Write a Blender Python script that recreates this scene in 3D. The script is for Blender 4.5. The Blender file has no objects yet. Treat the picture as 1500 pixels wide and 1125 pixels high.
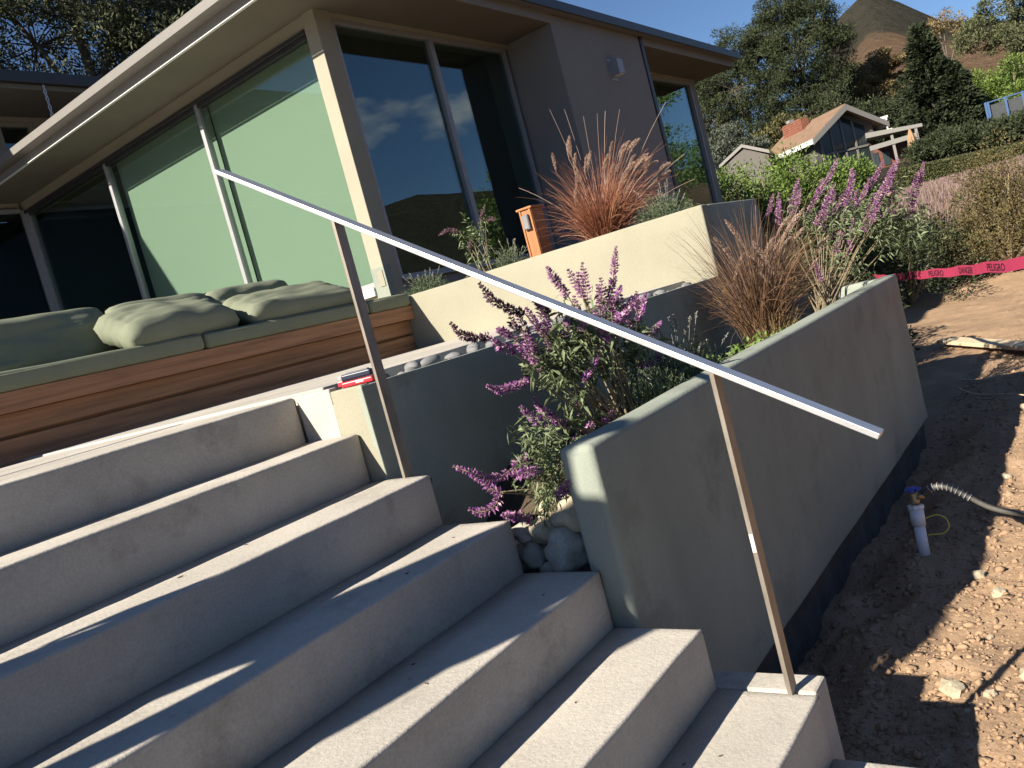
import bpy, bmesh, math, random
import numpy as np
from mathutils import Vector, Matrix, noise
R = math.radians
random.seed(7); RNG = np.random.default_rng(7)
scene = bpy.context.scene

# ------------------------------------------------------------------ camera
# axes: +X runs along the front of the house and the stair noses, +Y towards the house, origin at the phone
cam_d = bpy.data.cameras.new('camera'); cam = bpy.data.objects.new('camera', cam_d)
scene.collection.objects.link(cam); scene.camera = cam
cam_d.sensor_fit = 'HORIZONTAL'; cam_d.sensor_width = 36; cam_d.lens = 29.4
cam_d.clip_start = .05; cam_d.clip_end = 6000
def aim(head, pitch, roll):
    F = Vector((math.cos(head)*math.cos(pitch), math.sin(head)*math.cos(pitch), math.sin(pitch)))
    r = F.cross(Vector((0, 0, 1))).normalized(); u = r.cross(F)
    r2 = math.cos(roll)*r + math.sin(roll)*u; u2 = -math.sin(roll)*r + math.cos(roll)*u
    return Matrix((r2, u2, -F)).transposed().to_4x4()
cam.matrix_world = aim(R(36.903), R(-4.598), R(-14.91))

# ------------------------------------------------------------------ sky and sun
SUN = Vector((-1.53, .485, 1.0)).normalized()          # towards the sun
world = bpy.data.worlds.new('World'); scene.world = world; world.use_nodes = True
nt = world.node_tree; nt.nodes.clear()
def wn(t, **k):
    n = nt.nodes.new(t)
    for a, b in k.items(): setattr(n, a, b)
    return n
sky = wn('ShaderNodeTexSky', sky_type='NISHITA', sun_disc=False, sun_elevation=math.asin(SUN.z),
         sun_rotation=math.atan2(SUN.x, SUN.y), altitude=100, air_density=.80, dust_density=.1, ozone_density=5.0)
tc = wn('ShaderNodeTexCoord'); sep = wn('ShaderNodeSeparateXYZ'); nt.links.new(tc.outputs['Generated'], sep.inputs[0])
# a few fair-weather clouds low over the ridge across the valley
mp = wn('ShaderNodeMapping'); mp.inputs['Scale'].default_value = (1, 1, 2.3); nt.links.new(tc.outputs['Generated'], mp.inputs[0])
cn = wn('ShaderNodeTexNoise'); cn.inputs['Scale'].default_value = 7; cn.inputs['Detail'].default_value = 7; cn.inputs['Roughness'].default_value = .55
nt.links.new(mp.outputs[0], cn.inputs['Vector'])
dt = wn('ShaderNodeVectorMath', operation='DOT_PRODUCT'); dt.inputs[1].default_value = Vector((.72, -.655, .23)).normalized()
nt.links.new(tc.outputs['Generated'], dt.inputs[0])
m1 = wn('ShaderNodeMapRange'); m1.inputs[1].default_value = .955; m1.inputs[2].default_value = .995; nt.links.new(dt.outputs['Value'], m1.inputs[0])
m2 = wn('ShaderNodeMapRange'); m2.inputs[1].default_value = .10; m2.inputs[2].default_value = .0; nt.links.new(sep.outputs['Z'], m2.inputs[0])
sub = wn('ShaderNodeMath', operation='SUBTRACT'); sub.inputs[1].default_value = .235; nt.links.new(sep.outputs['Z'], sub.inputs[0])
ab = wn('ShaderNodeMath', operation='ABSOLUTE'); nt.links.new(sub.outputs[0], ab.inputs[0])
m3 = wn('ShaderNodeMapRange'); m3.inputs[1].default_value = .085; m3.inputs[2].default_value = .02; nt.links.new(ab.outputs[0], m3.inputs[0])
mu = wn('ShaderNodeMath', operation='MULTIPLY'); nt.links.new(m1.outputs[0], mu.inputs[0]); nt.links.new(m3.outputs[0], mu.inputs[1])
ad = wn('ShaderNodeMath', operation='MULTIPLY_ADD'); ad.inputs[1].default_value = .42; nt.links.new(mu.outputs[0], ad.inputs[0]); nt.links.new(cn.outputs['Fac'], ad.inputs[2])
m4 = wn('ShaderNodeMapRange'); m4.inputs[1].default_value = .83; m4.inputs[2].default_value = .99; m4.inputs[4].default_value = .8; nt.links.new(ad.outputs[0], m4.inputs[0])
mx = wn('ShaderNodeMix', data_type='RGBA'); mx.inputs[7].default_value = (11, 10.6, 10.2, 1)
nt.links.new(m4.outputs[0], mx.inputs[0]); nt.links.new(sky.outputs[0], mx.inputs[6])
bg = wn('ShaderNodeBackground'); bg.inputs['Strength'].default_value = .05
wo = wn('ShaderNodeOutputWorld'); nt.links.new(mx.outputs[2], bg.inputs['Color']); nt.links.new(bg.outputs[0], wo.inputs['Surface'])

sl = bpy.data.lights.new('sun', 'SUN'); sl.energy = 5.0; sl.angle = R(.53); sl.color = (1, .92, .775)
so = bpy.data.objects.new('sun', sl); scene.collection.objects.link(so)
so.rotation_euler = SUN.to_track_quat('Z', 'Y').to_euler(); so.location = SUN*40
vs = scene.view_settings; vs.view_transform = 'Standard'; vs.look = 'None'; vs.exposure = 1.22; vs.gamma = 1

# ------------------------------------------------------------------ materials
MATS = {}
def mat(name, col, rough=.85, metal=0., var=.16, scale=4., col2=None, bump=0., bscale=60., island=False, spec=.4,
        pits=0., stretch=None, fine=.0, trans=0., blotch=None):
    if name in MATS: return MATS[name]
    m = bpy.data.materials.new(name); m.use_nodes = True; t = m.node_tree; t.nodes.clear()
    N = lambda k: t.nodes.new(k)
    out = N('ShaderNodeOutputMaterial'); b = N('ShaderNodeBsdfPrincipled')
    b.inputs['Roughness'].default_value = rough; b.inputs['Metallic'].default_value = metal
    b.inputs['Specular IOR Level'].default_value = spec
    co = N('ShaderNodeTexCoord'); vec = co.outputs['Object']
    if stretch:
        q = N('ShaderNodeMapping'); q.inputs['Scale'].default_value = stretch; t.links.new(vec, q.inputs[0]); vec = q.outputs[0]
    lo = [c*(1-var) for c in col]+[1]; hi = ([c*(1+var) for c in col] if col2 is None else list(col2))+[1]
    mix = N('ShaderNodeMix'); mix.data_type = 'RGBA'; mix.inputs[6].default_value = lo; mix.inputs[7].default_value = hi
    n1 = N('ShaderNodeTexNoise'); n1.inputs['Scale'].default_value = scale; n1.inputs['Detail'].default_value = 6; n1.inputs['Roughness'].default_value = .62
    t.links.new(vec, n1.inputs['Vector'])
    mr = N('ShaderNodeMapRange'); mr.inputs[1].default_value = .28; mr.inputs[2].default_value = .72
    if island:
        g = N('ShaderNodeNewGeometry'); t.links.new(g.outputs['Random Per Island'], mix.inputs[0])
    else:
        t.links.new(n1.outputs['Fac'], mr.inputs[0]); t.links.new(mr.outputs[0], mix.inputs[0])
    cs = mix.outputs[2]
    if blotch:                                    # dull stains with a shape of their own
        n4 = N('ShaderNodeTexNoise'); n4.inputs['Scale'].default_value = blotch[1]; n4.inputs['Detail'].default_value = 8; n4.inputs['Roughness'].default_value = .7
        t.links.new(co.outputs['Object'], n4.inputs['Vector'])
        r4 = N('ShaderNodeMapRange'); r4.inputs[1].default_value = blotch[2]; r4.inputs[2].default_value = blotch[2]+.12; r4.inputs[4].default_value = blotch[3]
        t.links.new(n4.outputs['Fac'], r4.inputs[0])
        x4 = N('ShaderNodeMix'); x4.data_type = 'RGBA'; x4.inputs[7].default_value = list(blotch[0])+[1]
        t.links.new(r4.outputs[0], x4.inputs[0]); t.links.new(cs, x4.inputs[6]); cs = x4.outputs[2]
    if fine:
        n2 = N('ShaderNodeTexNoise'); n2.inputs['Scale'].default_value = 140; n2.inputs['Detail'].default_value = 3
        t.links.new(co.outputs['Object'], n2.inputs['Vector'])
        f2 = N('ShaderNodeMapRange'); f2.inputs[1].default_value = .3; f2.inputs[2].default_value = .7; f2.inputs[3].default_value = 1-fine; f2.inputs[4].default_value = 1+fine
        t.links.new(n2.outputs['Fac'], f2.inputs[0])
        x2 = N('ShaderNodeVectorMath'); x2.operation = 'SCALE'; t.links.new(cs, x2.inputs[0]); t.links.new(f2.outputs[0], x2.inputs['Scale']); cs = x2.outputs[0]
    h = None
    if pits:
        vo = N('ShaderNodeTexVoronoi'); vo.inputs['Scale'].default_value = 26; t.links.new(co.outputs['Object'], vo.inputs['Vector'])
        wv = N('ShaderNodeTexNoise'); wv.inputs['Scale'].default_value = 3.1; t.links.new(co.outputs['Object'], wv.inputs['Vector'])
        ra = N('ShaderNodeMapRange'); ra.inputs[1].default_value = .5; ra.inputs[2].default_value = .85; ra.inputs[4].default_value = .115
        t.links.new(wv.outputs['Fac'], ra.inputs[0])
        lt = N('ShaderNodeMath'); lt.operation = 'LESS_THAN'; t.links.new(vo.outputs['Distance'], lt.inputs[0]); t.links.new(ra.outputs[0], lt.inputs[1])
        x3 = N('ShaderNodeMix'); x3.data_type = 'RGBA'; x3.inputs[7].default_value = [c*.3 for c in col]+[1]
        sc = N('ShaderNodeMath'); sc.operation = 'MULTIPLY'; sc.inputs[1].default_value = pits; t.links.new(lt.outputs[0], sc.inputs[0])
        t.links.new(sc.outputs[0], x3.inputs[0]); t.links.new(cs, x3.inputs[6]); cs = x3.outputs[2]
    t.links.new(cs, b.inputs['Base Color'])
    if bump:
        n3 = N('ShaderNodeTexNoise'); n3.inputs['Scale'].default_value = bscale; n3.inputs['Detail'].default_value = 5; n3.inputs['Roughness'].default_value = .65
        t.links.new(vec, n3.inputs['Vector'])
        bp = N('ShaderNodeBump'); bp.inputs['Strength'].default_value = bump; bp.inputs['Distance'].default_value = .01
        t.links.new(n3.outputs['Fac'], bp.inputs['Height']); t.links.new(bp.outputs[0], b.inputs['Normal'])
    sh = b.outputs[0]
    if trans:
        tr = N('ShaderNodeBsdfTranslucent'); t.links.new(cs, tr.inputs['Color'])
        ms = N('ShaderNodeMixShader'); ms.inputs[0].default_value = trans
        t.links.new(b.outputs[0], ms.inputs[1]); t.links.new(tr.outputs[0], ms.inputs[2]); sh = ms.outputs[0]
    t.links.new(sh, out.inputs['Surface'])
    MATS[name] = m; return m
def glass_mat(name, tint, f0):
    m = bpy.data.materials.new(name); m.use_nodes = True; t = m.node_tree; t.nodes.clear(); N = lambda k: t.nodes.new(k)
    out = N('ShaderNodeOutputMaterial'); tr = N('ShaderNodeBsdfTransparent'); tr.inputs[0].default_value = list(tint)+[1]
    gl = N('ShaderNodeBsdfGlossy'); gl.inputs['Roughness'].default_value = .0; gl.inputs['Color'].default_value = (.85, .97, 1, 1)
    lw = N('ShaderNodeLayerWeight'); lw.inputs['Blend'].default_value = .5
    pw = N('ShaderNodeMath'); pw.operation = 'POWER'; pw.inputs[1].default_value = 5; t.links.new(lw.outputs['Facing'], pw.inputs[0])
    ma = N('ShaderNodeMath'); ma.operation = 'MULTIPLY_ADD'; ma.inputs[1].default_value = 1-f0; ma.inputs[2].default_value = f0; t.links.new(pw.outputs[0], ma.inputs[0])
    nn = N('ShaderNodeTexNoise'); nn.inputs['Scale'].default_value = .8; bp = N('ShaderNodeBump'); bp.inputs['Strength'].default_value = .02; bp.inputs['Distance'].default_value = .05
    c = N('ShaderNodeTexCoord'); t.links.new(c.outputs['Object'], nn.inputs['Vector']); t.links.new(nn.outputs['Fac'], bp.inputs['Height']); t.links.new(bp.outputs[0], gl.inputs['Normal'])
    ms = N('ShaderNodeMixShader'); t.links.new(ma.outputs[0], ms.inputs[0]); t.links.new(tr.outputs[0], ms.inputs[1]); t.links.new(gl.outputs[0], ms.inputs[2])
    t.links.new(ms.outputs[0], out.inputs['Surface']); return m

CONC = mat('trowelled_concrete', (.432, .397, .35), .9, var=.17, scale=2.2, bump=.32, bscale=90, pits=.8, fine=.09, spec=.25, blotch=((.27, .243, .205), 4, .55, .6))
STUC = mat('cream_stucco', (.272, .257, .197), .92, var=.08, scale=1.7, bump=.22, bscale=70, fine=.05, spec=.2, blotch=((.22, .205, .155), 2.4, .62, .35))
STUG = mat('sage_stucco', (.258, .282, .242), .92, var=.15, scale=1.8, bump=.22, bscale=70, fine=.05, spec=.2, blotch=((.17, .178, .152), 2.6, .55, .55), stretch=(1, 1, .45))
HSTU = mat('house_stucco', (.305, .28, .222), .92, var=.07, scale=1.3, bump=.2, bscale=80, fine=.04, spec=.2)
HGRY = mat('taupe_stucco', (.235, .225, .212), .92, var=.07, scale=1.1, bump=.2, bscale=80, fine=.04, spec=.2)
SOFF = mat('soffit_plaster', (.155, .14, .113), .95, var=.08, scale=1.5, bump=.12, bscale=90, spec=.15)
FOOT = mat('raw_footing', (.06, .054, .048), .95, var=.4, scale=6, bump=.8, bscale=25)
BRONZ = mat('fascia_metal', (.178, .166, .154), .5, metal=.0, var=.05, scale=8, spec=.4)
DARKM = mat('dark_bronze_metal', (.035, .034, .036), .45, var=.1, spec=.5)
ALU = mat('brushed_aluminium', (.32, .32, .335), .5, metal=.35, var=.08, scale=12, bump=.05)
STEEL = mat('raw_steel', (.62, .62, .64), .40, metal=.85, var=.14, scale=6, stretch=(14, 1.2, 1.2), bump=.06, bscale=120)
RUST = mat('mill_scale_steel', (.27, .235, .20), .50, metal=.6, var=.35, scale=7, stretch=(3, 3, .7), bump=.1, bscale=80, blotch=((.30, .19, .10), 9, .55, .6))
WOOD = mat('weathered_ipe', (.285, .142, .072), .62, var=.45, scale=3.5, stretch=(.35, 8, 8), bump=.15, bscale=26, fine=.08, blotch=((.33, .20, .11), 6, .6, .4))
CEDAR = mat('orange_cedar', (.33, .13, .048), .5, var=.25, scale=5, stretch=(8, 8, .5), bump=.1, bscale=30)
CUSH = mat('sage_canvas', (.185, .20, .145), .95, var=.07, scale=7, bump=.22, bscale=240, fine=.05, spec=.1)
SHADE = mat('roller_shade_fabric', (.36, .375, .345), .95, var=.015, scale=.6, spec=.1)
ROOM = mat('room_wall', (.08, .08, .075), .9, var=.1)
GLASS = glass_mat('tinted_glass', (.775, .855, .80), .055)
GLASSD = glass_mat('darkened_glass', (.45, .52, .52), .03)  # tint darkened in place of the mirrored soffit and trees
GLASSR = glass_mat('coated_glass', (.66, .76, .74), .088)
SOIL = mat('dark_soil', (.06, .043, .03), .98, var=.5, scale=14, bump=.9, bscale=40)
DIRT = mat('dry_dirt', (.305, .205, .132), .97, var=.17, scale=2.2, bump=.55, bscale=70, fine=.2, spec=.1, blotch=((.37, .265, .185), 9, .55, .6))
ROCK = mat('pale_limestone', (.45, .385, .275), .9, var=.3, scale=5, bump=.6, bscale=22, fine=.1, blotch=((.27, .15, .075), 5, .58, .6))
ROCKG = mat('grey_limestone', (.36, .335, .28), .9, var=.25, scale=6, bump=.7, bscale=30, fine=.15, pits=.5)
PEB = mat('river_pebble', (.165, .165, .17), .75, var=.25, scale=9, bump=.1, bscale=60, fine=.06)
WHITE = mat('white_paint', (.62, .61, .59), .6, var=.04)
PVC = mat('white_pvc', (.70, .70, .74), .45, var=.06, scale=20, spec=.5)
BRASS = mat('dull_brass', (.42, .30, .16), .45, metal=.6, var=.25, scale=30)
BLUE = mat('blue_handle_paint', (.03, .07, .40), .4, var=.15, scale=30, spec=.5)
HOSE = mat('grey_hose_rubber', (.085, .08, .072), .6, var=.25, scale=14)
WIRE = mat('steel_wire', (.45, .43, .38), .5, metal=.5)
YELW = mat('yellow_wire', (.62, .55, .08), .5)
TAPE = mat('pink_red_tape', (.55, .06, .14), .4, var=.08, scale=5, trans=.25, spec=.4)
INK = mat('black_ink', (.012, .01, .012), .6, var=.1)
PLNK = mat('raw_pine', (.56, .45, .30), .8, var=.1, scale=4, stretch=(1, 9, 9), bump=.1)
TOOLR = mat('red_plastic', (.60, .03, .045), .35, var=.06, spec=.5)
TOOLB = mat('navy_plastic', (.012, .016, .04), .4, var=.1, spec=.5)
TOOLG = mat('grey_rubber', (.13, .135, .16), .7, var=.1)
LEAFS = mat('sage_leaf', (.085, .115, .05), .7, col2=(.22, .265, .14), island=True, trans=.22)
STEMS = mat('sage_stem', (.20, .16, .10), .8, var=.3, scale=20)
PURP = mat('sage_flower', (.20, .045, .25), .8, col2=(.48, .19, .48), island=True, trans=.25)
PINK = mat('sage_calyx', (.30, .15, .23), .85, col2=(.60, .40, .47), island=True, trans=.25)
DPURP = mat('spent_sage_flower', (.06, .03, .05), .9, col2=(.22, .12, .16), island=True)
LAVG = mat('lavender_leaf', (.055, .085, .04), .8, col2=(.15, .19, .10), island=True, trans=.15)
LAVS = mat('lavender_stalk', (.16, .17, .13), .85, col2=(.30, .29, .26), island=True)
GRED = mat('red_grass_blade', (.20, .045, .038), .7, col2=(.45, .22, .115), island=True, trans=.25)
GBRN = mat('brown_grass_blade', (.05, .022, .022), .7, col2=(.27, .16, .085), island=True, trans=.25)
PLUM = mat('grass_plume', (.34, .225, .18), .9, col2=(.58, .43, .345), island=True, trans=.3)
GREEN = mat('fresh_green_leaf', (.09, .16, .03), .6, col2=(.20, .29, .07), island=True, trans=.3)

# ------------------------------------------------------------------ builders
ORIG = {}
COL = scene.collection
def link(o): COL.objects.link(o); return o
def tag(o, label=None, cat=None, group=None, kind=None):
    for k, v in (('label', label), ('category', cat), ('group', group), ('kind', kind)):
        if v: o[k] = v
    return o
def empty(name, loc, label, cat, group=None):
    o = link(bpy.data.objects.new(name, None)); o.location = loc; o.empty_display_size = .1; ORIG[o] = Vector(loc)
    return tag(o, label, cat, group)
def finish(name, me, material, parent=None, smooth=False):
    """me carries world coordinates; move it to the origin of its thing"""
    n = len(me.vertices); a = np.empty(n*3); me.vertices.foreach_get('co', a); a = a.reshape(-1, 3)
    if parent is not None: org = ORIG[parent]
    else:
        c = (a.min(0)+a.max(0))/2; org = Vector((c[0], c[1], a[:, 2].min()))
    a -= np.array(org); me.vertices.foreach_set('co', a.ravel())
    if smooth: me.polygons.foreach_set('use_smooth', np.ones(len(me.polygons), bool))
    me.materials.append(material); me.update()
    o = link(bpy.data.objects.new(name, me)); ORIG[o] = Vector(org)
    if parent is not None: o.parent = parent
    else: o.location = org
    return o
class MB:
    def __init__(s): s.v = []; s.f = []
    def box(s, x0, x1, y0, y1, z0, z1):
        b = len(s.v)
        s.v += [(x0, y0, z0), (x1, y0, z0), (x1, y1, z0), (x0, y1, z0), (x0, y0, z1), (x1, y0, z1), (x1, y1, z1), (x0, y1, z1)]
        s.f += [tuple(b+i for i in q) for q in ((3, 2, 1, 0), (4, 5, 6, 7), (0, 1, 5, 4), (1, 2, 6, 5), (2, 3, 7, 6), (3, 0, 4, 7))]; return s
    def obox(s, c, ax, ay, az):
        """oriented box: centre and three half-axis vectors"""
        b = len(s.v); c = Vector(c); ax, ay, az = Vector(ax), Vector(ay), Vector(az)
        for k in (-1, 1):
            for i, j in ((-1, -1), (1, -1), (1, 1), (-1, 1)): s.v.append(tuple(c+ax*i+ay*j+az*k))
        s.f += [tuple(b+i for i in q) for q in ((3, 2, 1, 0), (4, 5, 6, 7), (0, 1, 5, 4), (1, 2, 6, 5), (2, 3, 7, 6), (3, 0, 4, 7))]; return s
    def tube(s, path, r, n=8, cap=True):
        P = [Vector(p) for p in path]; m = len(P); rr = r if isinstance(r, (list, tuple)) else [r]*m
        t0 = (P[1]-P[0]).normalized(); u = t0.orthogonal().normalized(); b0 = len(s.v)
        for i in range(m):
            t = (P[min(i+1, m-1)]-P[max(i-1, 0)]).normalized(); u = (u-t*u.dot(t)).normalized(); w = t.cross(u)
            for k in range(n):
                a = 2*math.pi*k/n; s.v.append(tuple(P[i]+(u*math.cos(a)+w*math.sin(a))*rr[i]))
        for i in range(m-1):
            for k in range(n):
                a = b0+i*n+k; b = b0+i*n+(k+1) % n; s.f.append((a, b, b+n, a+n))
        if cap: s.f.append(tuple(b0+k for k in range(n))[::-1]); s.f.append(tuple(b0+(m-1)*n+k for k in range(n)))
        return s
    def poly(s, pts): b = len(s.v); s.v += [tuple(p) for p in pts]; s.f.append(tuple(range(b, b+len(pts)))); return s
    def prism(s, pts, d):
        """closed outline pts extruded by vector d"""
        b = len(s.v); n = len(pts); d = Vector(d); s.v += [tuple(p) for p in pts]+[tuple(Vector(p)+d) for p in pts]
        s.f.append(tuple(range(b, b+n))[::-1]); s.f.append(tuple(range(b+n, b+2*n)))
        for i in range(n): j = (i+1) % n; s.f.append((b+i, b+j, b+n+j, b+n+i))
        return s
    def mesh(s, bevel=0, seg=2, cuts=None, wob=0, wsc=4):
        me = bpy.data.meshes.new('m'); me.from_pydata(s.v, [], s.f)
        bm = bmesh.new(); bm.from_mesh(me); bmesh.ops.recalc_face_normals(bm, faces=bm.faces)
        if bevel: bmesh.ops.bevel(bm, geom=[e for e in bm.edges if e.is_manifold and e.calc_face_angle(0) > .5], offset=bevel, segments=seg, affect='EDGES', profile=.5)
        if cuts:
            lo = [min(v.co[k] for v in bm.verts) for k in range(3)]; hi = [max(v.co[k] for v in bm.verts) for k in range(3)]
            for k in range(3):
                if cuts[k] <= 0: continue
                n = max(1, int((hi[k]-lo[k])/cuts[k]))
                for i in range(1, n):
                    no = [0, 0, 0]; no[k] = 1; p = [0, 0, 0]; p[k] = lo[k]+(hi[k]-lo[k])*i/n
                    bmesh.ops.bisect_plane(bm, geom=bm.verts[:]+bm.edges[:]+bm.faces[:], plane_co=p, plane_no=no)
        if wob:
            for v in bm.verts: v.co += noise.noise_vector(v.co*wsc)*wob + noise.noise_vector(v.co*wsc*4.3)*wob*.35
        bm.to_mesh(me); bm.free(); return me
    def build(s, name, material, parent=None, smooth=False, **k): return finish(name, s.mesh(**k), material, parent, smooth)
def box(name, material, parent, x0, x1, y0, y1, z0, z1, bevel=.004, **k): return MB().box(x0, x1, y0, y1, z0, z1).build(name, material, parent, bevel=bevel, **k)

def np_mesh(verts, faces):
    me = bpy.data.meshes.new('m'); v = np.asarray(verts, np.float32); fc = np.asarray(faces, np.int32); k = fc.shape[1]
    me.vertices.add(len(v)); me.vertices.foreach_set('co', v.ravel()); me.loops.add(fc.size); me.loops.foreach_set('vertex_index', fc.ravel())
    me.polygons.add(len(fc)); me.polygons.foreach_set('loop_start', np.arange(len(fc), dtype=np.int32)*k); me.polygons.foreach_set('loop_total', np.full(len(fc), k, np.int32))
    me.update(calc_edges=True); return me
def unit(a): return a/np.maximum(np.linalg.norm(a, axis=1, keepdims=True), 1e-9)
def leaves_mesh(p, d, ln, wd, fold=.25, droop=0.):
    """folded lance leaves: base p, direction d, length, width"""
    n = len(p); d = unit(d); r = unit(np.cross(d, RNG.normal(size=(n, 3)))); u = np.cross(r, d)
    ln = np.broadcast_to(ln, n)[:, None]; wd = np.broadcast_to(wd, n)[:, None]
    mid = p+d*ln*.45; tip = p+d*ln; tip[:, 2] -= droop*ln[:, 0]
    v = np.stack([p, mid+r*wd*.5+u*wd*fold, tip, mid-r*wd*.5+u*wd*fold], 1).reshape(-1, 3)
    b = np.arange(n)[:, None]*4
    return v, np.concatenate([b+np.array([0, 1, 2]), b+np.array([0, 2, 3])], 0)
def ribbons_mesh(P, wd):
    """P (n,m,3) paths, width tapering to the tip; thin blades with a little twist"""
    n, m, _ = P.shape; t = unit((P[:, -1]-P[:, 0])); r = unit(np.cross(t, RNG.normal(size=(n, 3))))
    w = (np.broadcast_to(wd, n)[:, None]*np.linspace(1, .15, m)[None])[:, :, None]*.5
    v = np.stack([P-r[:, None]*w, P+r[:, None]*w], 2).reshape(-1, 3)
    b = (np.arange(n)*m*2)[:, None, None]+(np.arange(m-1)*2)[None, :, None]
    f = (b+np.array([0, 1, 3, 2])[None, None]).reshape(-1, 4); return v, f
def quad_from_tri(f): return np.concatenate([f, f[:, 2:3]], 1)
def cloud(name, material, parent, parts):
    """join several (verts, faces) of the same face size"""
    V = []; F = []; o = 0
    for v, f in parts: V.append(v); F.append(f+o); o += len(v)
    return finish(name, np_mesh(np.concatenate(V), np.concatenate(F)), material, parent)
def bez(a, b, c, n):
    t = np.linspace(0, 1, n)[:, None]; a, b, c = map(np.asarray, (a, b, c)); return (1-t)**2*a+2*t*(1-t)*b+t*t*c
def resample(pts, n):
    p = np.asarray(pts, float); s = np.r_[0, np.cumsum(np.linalg.norm(np.diff(p, axis=0), axis=1))]; t = np.linspace(0, s[-1], n)
    q = np.stack([np.interp(t, s, p[:, k]) for k in range(3)], 1)
    for _ in range(2): q[1:-1] = (q[:-2]+2*q[1:-1]+q[2:])/4
    return q
def lump_mesh(rx, ry, rz, seed, sub=2, amp=.25, flat=0.):
    bm = bmesh.new(); bmesh.ops.create_icosphere(bm, subdivisions=sub, radius=1)
    for v in bm.verts:
        k = noise.noise(v.co*1.3+Vector((seed*3.1, seed, 0)))*amp+noise.noise(v.co*3.1+Vector((seed, 0, seed*2)))*amp*.4
        c = v.co*(1+k); v.co = Vector((c.x*rx, c.y*ry, c.z*rz))
        if flat and v.co.z < -rz*flat: v.co.z = -rz*flat
    me = bpy.data.meshes.new('m'); bm.to_mesh(me); bm.free(); return me

# ------------------------------------------------------------------ terrain
NZ = -1.62                                            # level of the dirt pad in front of the wall
def lerp_tab(x, xs, ys): return float(np.interp(x, xs, ys))
SK_H = [-180, -150, -120, -90, -60, -48, -40, -32, -20, -10, 0, 4.5, 6, 8.2, 9.7, 11.5, 14, 18, 30, 45, 60, 90, 105, 125, 150, 180]
SK_E = [.10, .10, .10, .10, .10, .13, .17, .14, .10, .10, .13, .156, .166, .204, .221, .203, .13, .10, .08, .08, .09, .18, .25, .29, .19, .10]
def terrain(x, y):
    r = math.hypot(x, y); h = math.degrees(math.atan2(y, x))
    near = lerp_tab(r, [0, 15.5, 18, 21, 25, 30, 45, 60, 70, 80, 92, 110, 160], [-1.66, -1.66, -1.35, -.85, -.42, -.05, .5, .9, 1.5, 3.2, 4.4, 6.0, 9])
    w = max(0, min(1, (26-h)/8))*max(0, min(1, (h+40)/20))      # the slope to the right of the house
    z = near*w+(1-w)*(-1.9 if r < 60 else -1.9)
    e = lerp_tab(h, SK_H, SK_E); top = e*720
    s = lerp_tab(r, [0, 160, 330, 560, 720, 900, 1500, 3500], [0, 0, .13, .62, 1, .86, .5, .2])
    z += max(0, top-5*w)*s
    if r > 170:
        n = noise.fractal(Vector((x*.006, y*.006, .3)), 1, 2, 6); rid = 1-abs(noise.noise(Vector((x*.011, y*.011, 4.))))*2
        z += n*(5+top*.07)*min(1, (r-170)/200)*(1 if r < 640 else .35)+rid*top*.045*min(1, (r-170)/200)*(1 if r < 640 else .3)
    return z
def far_ground():
    V = []; F = []; rs = [3, 6, 8, 9.5, 10.5, 11.3, 12, 13, 14, 15.5, 17, 19, 21, 25, 30, 37, 45, 52, 60, 70, 80, 95, 110, 130, 160, 190, 225, 265, 300, 340, 380, 420, 460, 500, 540, 580, 620, 655, 690, 720, 750, 800, 900, 1100, 1500, 2200, 3500]
    hs = list(np.arange(-180, -8, 3))+list(np.arange(-8, 30, .5))+list(np.arange(30, 180, 3)); n = len(hs)
    for r in rs:
        for h in hs:
            x = r*math.cos(R(h)); y = r*math.sin(R(h)); z = terrain(x, y)
            if r < 19: z = min(z, NZ-.45) if r < 16 else z-.05
            V.append((x, y, z))
    for i in range(len(rs)-1):
        for k in range(n): F.append((i*n+k, (i+1)*n+k, (i+1)*n+(k+1) % n, i*n+(k+1) % n))
    V.append((0, 0, NZ-.45)); c = len(V)-1
    for k in range(n): F.append((c, k, (k+1) % n))
    return V, F
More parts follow.
